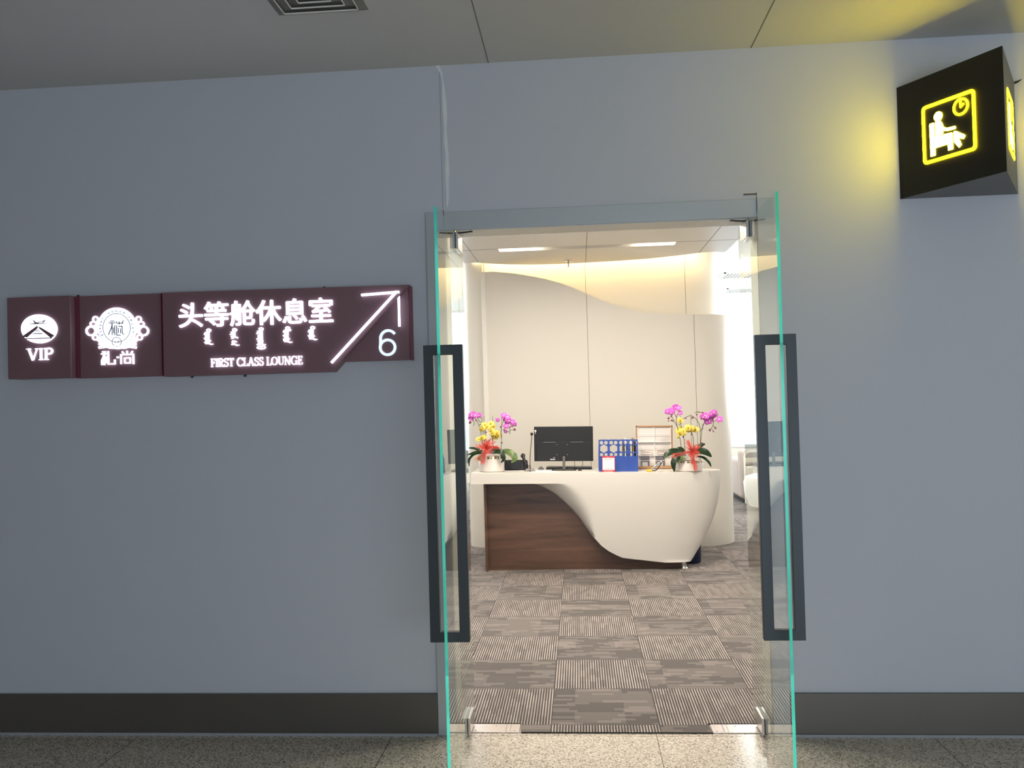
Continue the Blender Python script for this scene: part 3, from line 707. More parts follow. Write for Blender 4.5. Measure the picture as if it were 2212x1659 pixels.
# lettering round the rim
for word, a0, step in (('HONOR', 118, -14), ('EXPERT', 205, -11.5), ('TRUST', 40, -13.5)):
    for k, ch in enumerate(word):
        a = math.radians(a0+step*k); cx, cy = 1195+163*math.cos(a), 545-166*math.sin(a)
        pts = {'H': [[(-7, 8), (-7, -8)], [(7, 8), (7, -8)], [(-7, 0), (7, 0)]], 'O': [[(8*math.cos(PI*j/4), 8*math.sin(PI*j/4)) for j in range(9)]], 'N': [[(-7, -8), (-7, 8), (7, -8), (7, 8)]], 'R': [[(-6, -8), (-6, 8), (4, 8), (6, 4), (4, 0), (-6, 0)], [(0, 0), (7, -8)]],
               'E': [[(6, 8), (-6, 8), (-6, -8), (6, -8)], [(-6, 0), (4, 0)]], 'X': [[(-6, 8), (6, -8)], [(6, 8), (-6, -8)]], 'P': [[(-6, -8), (-6, 8), (4, 8), (6, 4), (4, 0), (-6, 0)]], 'T': [[(-7, 8), (7, 8)], [(0, 8), (0, -8)]], 'U': [[(-6, 8), (-6, -5), (0, -8), (6, -5), (6, 8)]], 'S': [[(6, 6), (0, 8), (-6, 4), (6, -4), (0, -8), (-6, -6)]]}[ch]
        ro = a-PI/2
        for pl in pts:
            ln2([(cx+(x*math.cos(ro)-y*math.sin(ro)), cy-(x*math.sin(ro)+y*math.cos(ro))) for x, y in pl], 4.4)
at(sg, done('badge_engraving', bm, mat('blue_grey_line', (.05, .10, .16), .6)))
serif_text('badge_vip_lettering', 'VIP', E2(1164, 0)[0], E2(1226, 0)[0], E2(1195, 697)[1], E2(1195, 672)[1], FB @ Matrix.Translation((0, 0, D)), sg, M['base'], .0015)
bm = BM()
for q in ([(1040, 785), (1075, 783)], [(1028, 805), (1088, 802)], [(1062, 805), (1050, 840), (1035, 870), (1035, 915)], [(1060, 830), (1060, 915)], [(1080, 830), (1080, 895)], [(1100, 775), (1100, 905), (1165, 903), (1165, 860)],
          [(1290, 772), (1290, 805)], [(1240, 780), (1255, 800)], [(1345, 775), (1330, 800)], [(1228, 905), (1228, 812), (1352, 808), (1352, 905)], [(1265, 895), (1265, 845), (1320, 843), (1320, 893), (1262, 895)]):
    stroke(bm, [E2(a, b) for a, b in q], 12.5*4.7e-4, 0, D, FB)
stroke(bm, [E2(1186, 838), E2(1204, 838)], 17*4.7e-4, 0, D, FB)
at(sg, done('stylised_lettering', bm, M['letter']))
# mounting screws and cable bits
for x, z in ((-2.05, 2.068), (-.86, 2.064), (-1.245, 1.672), (-1.50, 1.674)):
    bm = BM(); cyl(bm, (x, -.03, z-.006), .006, .006, .014, 10); at(sg, done('mounting_screw', bm, M['black']))

# ================================================================== YELLOW WAITING-AREA SIGN
A, Bp, Cp = Vector((1.75, 0, 0)), Vector((2.001, -.432, 0)), Vector((2.252, 0, 0)); ZB, HT = 2.37, .497
ws_ = thing('waiting_area_sign', 'black wedge-shaped wall sign with a glowing yellow seated figure', 'sign', (2.0, -.14, ZB))
bm = BM(); prism(bm, [(A.x, -.002), (Bp.x, Bp.y), (Cp.x, -.002)], ZB, ZB+HT)
bm.faces.ensure_lookup_table(); bmesh.ops.recalc_face_normals(bm, faces=bm.faces)
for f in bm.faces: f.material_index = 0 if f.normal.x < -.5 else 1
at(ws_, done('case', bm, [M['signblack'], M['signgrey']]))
def face_m(a, b):
    U = (b-a).normalized(); Nn = Vector((U.y, -U.x, 0))
    return Matrix(((U.x, 0, Nn.x, a.x), (U.y, 0, Nn.y, a.y), (0, 1, 0, ZB), (0, 0, 0, 1)))
def ring(cx, cz, r0_, r1_, n=36): return [[(cx+r*math.cos(2*PI*i/n), cz+r*math.sin(2*PI*i/n)) for i in range(n)] for r in (r0_, r1_)]
for k, (a, b) in enumerate(((A, Bp), (Bp, Cp))):
    mw = face_m(a, b); d = .003
    for nm, loops, m_ in (('pictogram_frame', [rrect(.126, .376, .119, .370, .018), rrect(.139, .363, .132, .357, .010)], 'yellow'),
                         ('pictogram_clock', ring(.311, .315, .036, .027), 'yellow'),
                         ('clock_hand', [[(.307, .340), (.314, .340), (.314, .320), (.325, .327), (.328, .321), (.310, .309), (.307, .312)]], 'yellow'),
                         ('figure_head', [ring(.205, .307, .020, .01)[0]], 'yellowhot'),
                         ('figure_body', [[(.190, .288), (.214, .287), (.222, .275), (.229, .255), (.245, .246), (.282, .243), (.285, .238), (.283, .231), (.245, .233), (.226, .240), (.226, .228), (.190, .226)]], 'yellowhot'),
                         ('figure_legs', [[(.276, .223), (.288, .220), (.324, .195), (.327, .190), (.319, .179), (.312, .181), (.297, .191), (.309, .158), (.297, .149), (.276, .178)]], 'yellowhot'),
                         ('chair', [[(.162, .283), (.166, .287), (.181, .287), (.184, .283), (.184, .226), (.266, .221), (.270, .217), (.270, .150), (.247, .150), (.247, .177), (.186, .177), (.186, .146), (.163, .146)]], 'yellowhot')):
        at(ws_, shape(nm, loops, d, M[m_], None, mw))
bm = BM(); tube(bm, [(2.252, -.01, 2.86), (2.262, -.02, 2.862), (2.275, -.02, 2.87)], [.006, .004, .002], 6); at(ws_, done('cable_end', bm, M['black']))

# ================================================================== RECEPTION DESK
desk = thing('reception_desk', 'curved off-white reception desk with a brown wood panel at its lower left', 'desk', (.3, 3.8, 0))
ZT, YB = .872, 4.12
cv = [(.773, -.17), (.762, -.10), (.745, -.05), (.718, 0.0), (.67, .075), (.618, .135), (.54, .215), (.467, .275), (.38, .332), (.292, .390), (.227, .447), (.18, .51), (.150, .565), (.118, .63), (.095, .80), (.072, 1.0)]
xm = [(.872, 1.545), (.79, 1.54), (.69, 1.525), (.59, 1.505), (.50, 1.478), (.42, 1.447), (.326, 1.40), (.24, 1.355), (.16, 1.30), (.10, 1.262), (.07, 1.240)]
def interp(tb, z):
    tb = sorted(tb)
    if z <= tb[0][0]: return tb[0][1]
    for (a, b), (c, d) in zip(tb, tb[1:]):
        if z <= c: return b+(d-b)*(z-a)/(c-a)
    return tb[-1][1]
def section(z, xl, lip):
    k = (ZT-z)/.80; yf = 3.62+.065*k**1.4; X = interp(xm, z); a = .06+.24*(1-k)
    rx = min(.62-.30*k, (X-xl)*.8); pts = []
    for i in range(31):
        x = xl+(X-rx-xl)*i/30; y = yf
        if lip: wq = .30*max(0, (z-.28)/.5)+.012; q = max(0, 1-(x-xl)/wq); y += (3.752-yf)*q*q
        pts.append((x, y, z))
    for i in range(1, 15): t_ = PI/2*i/14; pts.append((X-rx+rx*math.sin(t_), yf+a-a*math.cos(t_), z))
    for i in range(1, 4): pts.append((X-.34*(i/3)**1.6*(1-k)-.05*i/3*k, yf+a+(YB-yf-a)*(i/3)*(1-.95*k), z))
    return pts
bm = BM()
def skin(rows, cap=True):
    R_ = [[bm.verts.new(p) for p in r] for r in rows]
    for i in range(len(R_)-1):
        for j in range(len(R_[0])-1): bm.faces.new((R_[i][j], R_[i][j+1], R_[i+1][j+1], R_[i+1][j]))
    return R_
# upper band runs the full length of the desk
zz = [ZT-.003, ZT-.03, .83, .80, .778]
skin([section(z, -.664, False) for z in zz])
rows = []
N_ = 46
for i in range(N_+1):
    z = .778-(.778-.071)*(i/N_); rows.append(section(z, interp([(a, b) for a, b in cv], z) if z < .773 else -.17, True))
Rr = skin(rows)
lip = [bm.verts.new((r[0][0]-.001, 3.765, r[0][2])) for r in rows]
for i in range(N_): bm.faces.new((Rr[i][0], Rr[i+1][0], lip[i+1], lip[i]))
botv = [bm.verts.new((x, max(y, 3.80), z)) for x, y, z in rows[-1]]
for j in range(len(botv)-1): bm.faces.new((Rr[-1][j], Rr[-1][j+1], botv[j+1], botv[j]))
# underside of the band and its left end
bm.faces.new([bm.verts.new(p) for p in ((-.664, 3.62, .778), (.0, 3.62, .7785), (.0, YB, .7785), (-.664, YB, .778))])
bm.faces.new([bm.verts.new(p) for p in ((-.664, 3.62, .778), (-.664, YB, .778), (-.664, YB, ZT-.003), (-.664, 3.62, ZT-.003))])
at(desk, done('front_shell', bm, M['shell'], smooth=True))
bm = BM(); sec = section(ZT, -.664, False)
prism(bm, [(x, y) for x, y, z in sec] + [(-.664, YB)], ZT-.005, ZT)
bmesh.ops.recalc_face_normals(bm, faces=bm.faces)
bmesh.ops.bevel(bm, geom=[e for e in bm.edges if abs(e.verts[0].co.z-ZT) < 1e-5 and abs(e.verts[1].co.z-ZT) < 1e-5], offset=.002, segments=2, affect='EDGES')
at(desk, done('countertop', bm, M['shell'], smooth=True))
bm = BM(); box(bm, -.545, 1.155, 3.765, 3.785, .004, .80); at(desk, done('wood_panel', bm, M['wood']))
bm = BM(); box(bm, -.562, -.537, 3.70, 4.10, .004, .778, .001); at(desk, done('wood_end_board', bm, M['wood']))
bm = BM(); cyl(bm, (1.178, 3.745, .02), .021, .021, .10, 24); lathe(bm, [(.034, .004), (.034, .012), (.024, .022), (.021, .03)], 24, (1.178, 3.745, 0)); at(desk, done('leg', bm, M['steel'], smooth=True))
bm = BM(); box(bm, .2, 1.0, 3.80, 4.10, .05, .80, .003); at(desk, done('drawer_pedestal', bm, M['wood']))
t = thing('waste_bin', 'dark blue waste bin on the carpet behind the right end of the desk', 'bin', (1.29, 4.03, .006))
bm = BM(); lathe(bm, [(.072, 0), (.078, .01), (.083, .22), (.086, .235), (.080, .235), (.074, .02)], 32); done('body', bm, M['navy'], t, smooth=True)
bm = BM(); box(bm, -.02, .02, -.090, -.082, .2, .235, .003); done('rim_tab', bm, M['navy'], t)

# drawing grid used for things on the desk: pixel column/row of the reference view -> metres at depth Y
def dx(px, Y): return .2865+(px-1248)*.004085*(Y+3.9505)/7.70
def dz(py, Y, px=1250): return 1.527-(1.527-(1.1525-(py-950)*.00410-(px-1250)*.000092))*(Y+3.9505)/7.70
# ---- monitor
Ym = 3.90
mo = thing('computer_monitor', 'black computer monitor on the desk seen from behind', 'monitor', (dx(1215, Ym), Ym, ZT))
x0, x1, z0, z1 = dx(1151, Ym), dx(1279, Ym), dz(996, Ym), dz(921, Ym)
bm = BM(); box(bm, x0, x1, Ym, Ym+.02, z0, z1, .003); at(mo, done('back_cover', bm, M['screen']))
bm = BM(); box(bm, x0+.02, x1-.02, Ym-.005, Ym+.002, z0+.003, z0+.175, .002); at(mo, done('rear_housing', bm, M['screen']))
bm = BM(); box(bm, x0+.006, x1-.006, Ym+.0195, Ym+.0215, z0+.012, z1-.006); at(mo, done('screen', bm, M['black']))
for a, b in ((.085, .195), (.33, .445)): bm = BM(); box(bm, x0+a, x0+b, Ym-.0068, Ym-.004, z0+.172, z0+.1735); at(mo, done('case_ridge', bm, M['lgrey']))  # pale strips paint the highlights on two case ledges
for a, b in ((.205, .15), (.30, .15), (.205, .06), (.30, .06)): bm = BM(); cyl(bm, (x0+a, Ym-.0065, z0+b), .003, .003, .003, 8, 'Y'); at(mo, done('mounting_screw', bm, M['lgrey']))
bm = BM(); box(bm, x0+.145, x0+.19, Ym-.0065, Ym-.004, z0+.012, z0+.022); at(mo, done('rating_plate', bm, M['lgrey']))
bm = BM(); box(bm, x0+.172, x0+.187, Ym-.0065, Ym-.004, z0+.031, z0+.036); at(mo, done('port_label', bm, M['lgrey']))
bm = BM(); cyl(bm, (x0+.013, Ym-.0015, z1-.038), .009, .009, .002, 16, 'Y'); box(bm, x0+.011, x0+.015, Ym-.0015, Ym, z1-.064, z1-.045); at(mo, done('sticker', bm, M['paper']))
bm = BM(); xc = dx(1215.5, Ym); box(bm, xc-.012, xc+.012, Ym-.03, Ym-.012, ZT+.006, z0+.045, .003); at(mo, done('stand_column', bm, M['base']))
bm = BM(); prism(bm, [(xc-.11, Ym-.05), (xc-.10, Ym-.055), (xc+.10, Ym-.055), (xc+.11, Ym-.05), (xc+.07, Ym+.08), (xc-.07, Ym+.08)], ZT, ZT+.008); at(mo, done('stand_base', bm, M['black']))
bm = BM()
tube(bm, smoothpts([(dx(1238, Ym), Ym-.01, z0+.01), (dx(1239, Ym), Ym-.03, z0-.04), (dx(1245, Ym), Ym-.06, ZT+.02), (dx(1252, Ym), Ym-.05, ZT+.006)]), .0022, 6)
tube(bm, smoothpts([(dx(1256, Ym), Ym-.01, z0+.01), (dx(1255.5, Ym), Ym-.02, z0-.03), (dx(1251, Ym), Ym-.04, ZT+.012), (dx(1247, Ym), Ym-.05, ZT+.005)]), .0022, 6)
box(bm, dx(1246, Ym), dx(1254, Ym), Ym-.07, Ym-.05, ZT+.0005, ZT+.011, .002)
at(mo, done('cable', bm, M['black']))
# ---- keyboard
kb = thing('keyboard', 'black keyboard lying on the desk behind the monitor stand', 'keyboard', (dx(1225, 4.04), 4.04, ZT))
bm = BM(); box(bm, dx(1177, 4.04), dx(1276, 4.04), 3.985, 4.10, ZT+.001, ZT+.018, .004); at(kb, done('body', bm, M['black']))
bm = BM()
for r_ in range(5):
    for c in range(18):
        xa = dx(1179, 4.04)+c*.0220; box(bm, xa, xa+.018, 3.992+r_*.021, 4.009+r_*.021, ZT+.017, ZT+.024, .001, seg=1)
at(kb, done('keycaps', bm, M['greyp']))['kind'] = 'stuff'
# ---- mouse
ms = thing("computer_mouse", 'small grey mouse on the desk left of the monitor', 'mouse', (dx(1165, 4.0), 4.0, ZT))
bm = BM(); bmesh.ops.create_uvsphere(bm, u_segments=20, v_segments=12, radius=1)
for v in bm.verts: v.co = Vector((v.co.x*.028, v.co.y*.045, max(0, v.co.z)*.026))
done('body', bm, M['greyp'], ms, smooth=True)
bm = BM(); cyl(bm, (-.003, .018, .019), .007, .007, .006, 14, 'X'); done('wheel', bm, M['black'], ms)
# ---- papers
for px, py_, a, lab in ((1112, 3.86, .2, 'white sheet of paper on the desk in front of the telephone'), (1172, 3.75, -.1, 'white sheet of paper on the desk in front of the monitor')):
    o = tag(done('paper_sheet', (lambda b: (box(b, -.105, .105, -.075, .075, 0, .0012), b)[1])(BM()), M['paper'], loc=(dx(px, py_), py_, ZT+.0004)), lab, 'paper', 'papers on the desk'); o.rotation_euler[2] = a
# ---- telephone
Yp = 3.95
ph = thing('desk_telephone', 'black office telephone on the desk between the left orchid and the monitor', 'telephone', (dx(1113, Yp), Yp, ZT))
bm = BM(); xa, xb = dx(1087, Yp), dx(1137, Yp)
a = [(Yp-.07, ZT+.001), (Yp+.10, ZT+.001), (Yp+.10, ZT+.012), (Yp-.05, ZT+.095), (Yp-.07, ZT+.095)]
v0 = [bm.verts.new((xa, y, z)) for y, z in a]; v1 = [bm.verts.new((xb, y, z)) for y, z in a]
bm.faces.new(v0); bm.faces.new(v1[::-1])
for i in range(5): bm.faces.new((v0[i], v1[i], v1[(i+1) % 5], v0[(i+1) % 5]))
bmesh.ops.recalc_face_normals(bm, faces=bm.faces); bmesh.ops.bevel(bm, geom=bm.edges[:], offset=.006, segments=2, affect='EDGES')
at(ph, done('base', bm, M['black']))
bm = BM(); tube(bm, smoothpts([(dx(1090, Yp), Yp-.075, ZT+.09), (dx(1097, Yp), Yp-.085, ZT+.05), (dx(1100, Yp), Yp-.085, ZT+.02)]), [.012]*11, 10); box(bm, dx(1098, Yp), dx(1122, Yp), Yp-.085, Yp-.065, ZT+.01, ZT+.085, .004); at(ph, done('stand_foot', bm, M['black']))
bm = BM(); tube(bm, smoothpts([(dx(1126, Yp), Yp-.03, ZT+.135), (dx(1128, Yp), Yp-.06, ZT+.125), (dx(1131, Yp), Yp-.075, ZT+.08), (dx(1136, Yp), Yp-.07, ZT+.025)]), [.014, .02, .022, .022, .02, .016, .014, .013, .013, .013, .014, .016, .019, .02, .02, .015], 12); at(ph, done('handset', bm, M['black'], smooth=True))
bm = BM(); tube(bm, [(dx(1133, Yp)+.012*math.sin(i*.9), Yp-.09+.006*math.cos(i*.9), ZT+.01+i*.0012) for i in range(30)], .0025, 6); at(ph, done('coiled_cord', bm, M['black']))
bm = BM(); box(bm, dx(1110, Yp), dx(1116, Yp), Yp-.066, Yp-.05, ZT+.097, ZT+.104, .001); at(ph, done('screen_bezel', bm, M['lgrey']))
# ---- gooseneck microphone
Yg = 3.80
mc = thing('gooseneck_microphone', 'thin black gooseneck microphone on the desk beside the monitor', 'microphone', (dx(1142, Yg), Yg, ZT))
bm = BM(); xg = dx(1142, Yg)
prism(bm, [(xg-.052, Yg-.04), (xg+.052, Yg-.04), (xg+.045, Yg+.05), (xg-.045, Yg+.05)], ZT+.0005, ZT+.022)
for v in bm.verts:
    if v.co.z > ZT+.01: v.co.x = xg+(v.co.x-xg)*.72
at(mc, done('base', bm, M['greyp']))
bm = BM(); cyl(bm, (xg, Yg-.040, ZT+.009), .006, .006, .004, 14, 'Y'); at(mc, done('talk_button', bm, M['paper']))
bm = BM(); tube(bm, smoothpts([(xg, Yg, ZT+.02), (dx(1141.5, Yg), Yg, ZT+.05), (dx(1142, Yg), Yg, dz(985, Yg)), (dx(1145, Yg), Yg-.01, dz(955, Yg)), (dx(1146.5, Yg), Yg-.02, dz(939, Yg))]), [.008]+[.005]*5+[.0032]*15, 8); at(mc, done('gooseneck', bm, M['black'], smooth=True))
bm = BM(); bmesh.ops.create_uvsphere(bm, u_segments=16, v_segments=12, radius=.0145, matrix=Matrix.Translation((dx(1146.5, Yg), Yg-.02, dz(936.5, Yg)))); at(mc, done('foam_head', bm, M['black'], smooth=True))

# ---- blue file rack with hexagon cut-outs
Yr = 3.74
rk = thing('file_rack', 'blue plastic file rack with hexagon cut-outs on the desk', 'file rack', (dx(1334, Yr), Yr, ZT))
zt, zb = dz(948, Yr, 1330), ZT+.0005
def hexa(cx, cz, r): return [(cx+r*math.cos(PI/6+PI/3*i), cz+r*math.sin(PI/6+PI/3*i)) for i in range(6)]
xr0, xr1 = dx(1291.5, Yr), dx(1375, Yr); wc = (xr1-xr0)/4
for k in range(4):
    xa = xr0+k*wc; loops = [[(xa+.0005, zb), (xa+wc-.0005, zb), (xa+wc-.0005, zt-.004), (xa+wc*.85, zt), (xa+wc*.15, zt), (xa+.0005, zt-.004)]]
    H = zt-zb
    for fx_ in (.27, .73):
        loops.append(hexa(xa+wc*fx_, zt-H*.10, wc*.205)); loops.append(hexa(xa+wc*fx_, zt-H*.475, wc*.19))
    loops.append(hexa(xa+wc*.51, zt-H*.285, wc*.44))
    at(rk, shape('front_plate', loops, .003, M['blue'], None, facing(Yr)))
bm = BM()
for k in range(5):
    xa = xr0+k*wc-.0012; a = [(Yr, zb), (Yr+.24, zb), (Yr+.24, zb+.12), (Yr+.03, zt), (Yr, zt)]
    v0 = [bm.verts.new((xa, y, z)) for y, z in a]; v1 = [bm.verts.new((xa+.0024, y, z)) for y, z in a]
    bm.faces.new(v0); bm.faces.new(v1[::-1])
    for i in range(5): bm.faces.new((v0[i], v1[i], v1[(i+1) % 5], v0[(i+1) % 5]))
at(rk, done('divider', bm, M['blue']))
bm = BM(); box(bm, xr0, xr1, Yr, Yr+.24, zb, zb+.003); box(bm, xr0, xr1, Yr+.237, Yr+.24, zb, zb+.12); at(rk, done('tray', bm, M['blue']))
for px, wd, hh, m_, wh in [(1345, .010, .25, 'leaflet', 'charcoal folder, leftmost in'), (1349, .012, .285, 'paper', 'white folder left of the black one in'), (1353, .006, .24, 'black', 'thin black folder standing in'), (1361, .018, .27, 'paper', 'thick white folder at the middle of'), (1366, .008, .29, 'oak', 'tan folder standing in'), (1369.3, .007, .26, 'navy', 'navy folder standing in'), (1372.5, .004, .285, 'paper', 'thin white sheet, rightmost in')]:
    bm = BM(); xa = dx(px, Yr); box(bm, xa-wd/2, xa+wd/2, Yr+.03, Yr+.21, zb+.0035, zb+hh)
    o = tag(done('document_folder', bm, M[m_]), wh + ' the right half of the blue file rack', 'folder', 'folders in the blue rack')
    pv = Vector((xa, Yr+.1, zb+.004)); o.data.transform(Matrix.Translation(-pv)); o.location = pv
# ---- red and white counter card
Yc = 3.675
cd = thing('counter_card', 'red and white acrylic stand card in front of the blue file rack', 'sign card', (dx(1311.5, Yc), Yc, ZT))
x0, x1, z1 = dx(1298, Yc), dx(1325.5, Yc), dz(984.5, Yc, 1311); z0 = ZT+.001
bm = BM(); box(bm, x0, x1, Yc, Yc+.003, z0, z1, .0008); at(cd, done('red_backing', bm, M['red']))
bm = BM(); hh = z1-z0; box(bm, x0+.004, x1-.004, Yc-.0012, Yc, z0+hh*.135, z1-hh*.10); at(cd, done('white_panel', bm, M['paper']))
bm = BM()
for a, b, c in ((.36, .60, .955),): box(bm, x0+(x1-x0)*a, x0+(x1-x0)*b, Yc-.0008, Yc, z0+hh*.945, z0+hh*.955)
for a in (.18, .25, .33, .42, .50, .58, .66, .74): box(bm, x0+(x1-x0)*a, x0+(x1-x0)*(a+.05), Yc-.0008, Yc, z0+hh*.055, z0+hh*.08)
at(cd, done('pale_print', bm, M['paper']))
bm = BM()
for a in (.22, .29, .36, .43, .50, .57, .64, .71): box(bm, x0+(x1-x0)*a, x0+(x1-x0)*(a+.05), Yc-.002, Yc-.001, z0+hh*.80, z0+hh*.825)
at(cd, done('red_print', bm, M['red']))
bm = BM()
for a in (.27, .47, .67): box(bm, x0+(x1-x0)*a, x0+(x1-x0)*(a+.09), Yc-.002, Yc-.001, z0+hh*.22, z0+hh*.26)
at(cd, done('grey_print', bm, M['greyp']))
bm = BM(); box(bm, x0+.01, x1-.01, Yc, Yc+.045, z0-.0008, z0+.002); at(cd, done('foot', bm, M['acry']))
# ---- wood framed leaflet stand
Yf = 4.0
ZT += .003
fr = thing('leaflet_stand', 'wood framed leaflet stand with white dividers on the desk behind the right orchid', 'leaflet stand', (dx(1411, Yf), Yf, ZT))
fx = lambda u: dx(1270+u/6.703, Yf); fz = lambda v: dz(840+v/6.703, Yf, 1410)
xl_, xr_, zt_ = fx(680), fx(1205), fz(515); zb_ = ZT+.0005; w_ = .013
bm = BM(); box(bm, xl_, xl_+w_, Yf, Yf+.02, zb_, zt_, .002); box(bm, xr_-w_, xr_, Yf, Yf+.02, zb_, zt_, .002); box(bm, xl_, xr_, Yf, Yf+.02, zt_-w_, zt_, .002); box(bm, xl_, xr_, Yf-.02, Yf+.05, zb_, zb_+.022, .002)
at(fr, done('oak_frame', bm, M['oak']))
bm = BM(); box(bm, xl_+w_, xr_-w_, Yf+.012, Yf+.015, zb_+.03, zt_-w_); at(fr, done('backing', bm, M['acry']))
bm = BM(); xc_ = (xl_+xr_)/2
box(bm, xc_-.003, xc_+.003, Yf-.002, Yf+.012, zb_+.03, zt_-w_)
for v in (750, 945, 1140): box(bm, xl_+w_, xr_-w_, Yf-.010, Yf+.012, fz(v)-.003, fz(v)+.001)
for v in (630, 825, 1020): box(bm, xl_+w_, xr_-w_, Yf-.012, Yf-.010, fz(v)-.001, fz(v)+.001)
box(bm, xl_+w_, xl_+w_+.006, Yf, Yf+.012, zb_+.03, zt_-w_); box(bm, xr_-w_-.006, xr_-w_, Yf, Yf+.012, zb_+.03, zt_-w_)
at(fr, done('divider', bm, M['paper']))
for i, (u0_, u1_, v0_, v1_, m_, lab) in enumerate([(745, 868, 950, 1132, 'leaflet', 'charcoal leaflet in the lower left pocket of the wood framed stand'), (965, 1085, 950, 1132, 'leaflet', 'charcoal leaflet in the lower right pocket of the wood framed stand'), (750, 925, 870, 935, 'leafletw', 'printed leaflet slumped in the middle left pocket of the wood framed stand'), (990, 1100, 870, 935, 'leafletw', 'printed leaflet slumped in the middle right pocket of the wood framed stand')]):
    t = thing('leaflet', lab, 'leaflet', ((fx(u0_)+fx(u1_))/2, Yf-.004, fz(v1_)), 'leaflets in the wood framed stand')
    bm = BM(); pts = [(fx(u0_), fz(v1_)), (fx(u1_), fz(v1_)), (fx(u1_), fz(v0_ if i != 2 else 910)), (fx(u0_), fz(v0_))]
    xzprism(bm, pts, Yf-.006, Yf-.004); at(t, done('sheet', bm, M[m_]))
    bm = BM()
    if i < 2: box(bm, fx(u0_+20), fx(u1_-25), Yf-.0068, Yf-.0058, fz(v0_+165), fz(v0_+90)); box(bm, fx(u0_+5), fx(u1_-5), Yf-.0068, Yf-.0058, fz(v0_+72), fz(v0_+66))
    else: box(bm, fx(u0_+10), fx(u1_-20), Yf-.0068, Yf-.0058, fz(v1_-12), fz(v1_-22))
    at(t, done('printed_block', bm, M['lgrey'] if i < 2 else M['paper']))
ZT -= .003
# ---- open stapler
Yt = 3.70
st = thing('stapler', 'open black and white stapler with a yellow end lying right of the blue file rack', 'stapler', (dx(1405, Yt), Yt, ZT+.002))
gx_ = lambda u: dx(1270+u/6.703, Yt); gz = lambda v: max(dz(840+v/6.703, Yt, 1400), ZT+.010)
bm = BM(); box(bm, gx_(828), gx_(905), Yt-.012, Yt+.012, ZT+.002, ZT+.021, .004); at(st, done('yellow_end', bm, M['yplastic']))
bm = BM(); tube(bm, [(gx_(880), Yt, gz(1170)), (gx_(940), Yt, gz(1115)), (gx_(1045), Yt, gz(1030))], [.006, .008, .005], 8); at(st, done('upper_arm', bm, M['paper']))
bm = BM(); tube(bm, smoothpts([(gx_(895), Yt+.004, gz(1185)), (gx_(960), Yt+.004, gz(1160)), (gx_(1020), Yt+.004, gz(1090)), (gx_(1045), Yt+.004, gz(1045))]), .0045, 8); tube(bm, [(gx_(875), Yt-.006, gz(1165)), (gx_(1030), Yt-.006, gz(1040))], .003, 6); at(st, done('lower_arm', bm, M['black']))
bm = BM(); cyl(bm, (0, 0, 0), .024, .024, .003, 24)
tag(done('cable_cap', bm, M['lgrey'], loc=(dx(1424, 3.68), 3.68, ZT+.0003)), 'flat round grey cable cap in the countertop near the right orchid', 'cable cap')

# ================================================================== ORCHIDS
def petal_flower(name, mp, mc, n=5):
    bm = BM()
    for k in range(n):
        a = 2*PI*k/n+PI/2; big = k in (1, 4)
        L_, W_ = (.0245, .0155) if big else (.023, .010)
        c, s = math.cos(a), math.sin(a); rowsv = []
        for i in range(5):
            t_ = i/4; wv = W_*math.sin(PI*(.12+.80*t_))**.7*(1 if i < 4 else .45); zc = .004*math.sin(PI*t_)-.004*t_*t_
            rowsv.append([bm.verts.new((c*L_*t_-s*q*wv, s*L_*t_+c*q*wv, zc-abs(q)*.002)) for q in (-1, 0, 1)])
        for i in range(4):
            for j in range(2): bm.faces.new((rowsv[i][j], rowsv[i][j+1], rowsv[i+1][j+1], rowsv[i+1][j]))
    r = bmesh.ops.create_uvsphere(bm, u_segments=8, v_segments=6, radius=.0055)
    for v in r['verts']: v.co = Vector((v.co.x, v.co.y*1.3-.002, v.co.z*.8+.004))
    for f in set(f for v in r['verts'] for f in v.link_faces): f.material_index = 1
    me = bpy.data.meshes.new(name); bm.to_mesh(me); bm.free(); me.shade_smooth()
    me.materials.append(mp); me.materials.append(mc); return me
FL = {'p': petal_flower('pink_flower', M['pink'], M['pinkc']), 'y': petal_flower('yellow_flower', M['yel'], M['yelc'])}
bmb = BM(); bmesh.ops.create_uvsphere(bmb, u_segments=10, v_segments=8, radius=.0085)
for v in bmb.verts: v.co.z *= 1.35
BUD = bpy.data.meshes.new('bud'); bmb.to_mesh(BUD); bmb.free(); BUD.shade_smooth(); BUD.materials.append(M['bud'])
def leaf_mesh(pts, wd, m, root, fold=.15, up=Vector((0, 0, 1))):
    P = smoothpts(pts, 6); n = len(P); bm = BM(); R_ = []
    for i, p in enumerate(P):
        t = (P[min(i+1, n-1)]-P[max(i-1, 0)]).normalized(); s = t.cross(Vector((0, -.75, .66))).normalized()
        k = i/(n-1); w_ = wd*math.sin(PI*min(1, .10+.88*k))**.75/2+.001; nn = s.cross(t)
        R_.append([bm.verts.new(p+s*w_*q+nn*abs(q)*w_*fold) for q in (-1, -.5, 0, .5, 1)])
    for i in range(n-1):
        for j in range(4): bm.faces.new((R_[i][j], R_[i][j+1], R_[i+1][j+1], R_[i+1][j]))
    bmesh.ops.solidify(bm, geom=bm.faces[:], thickness=.0012)
    return at(root, done('leaf', bm, m, smooth=True))
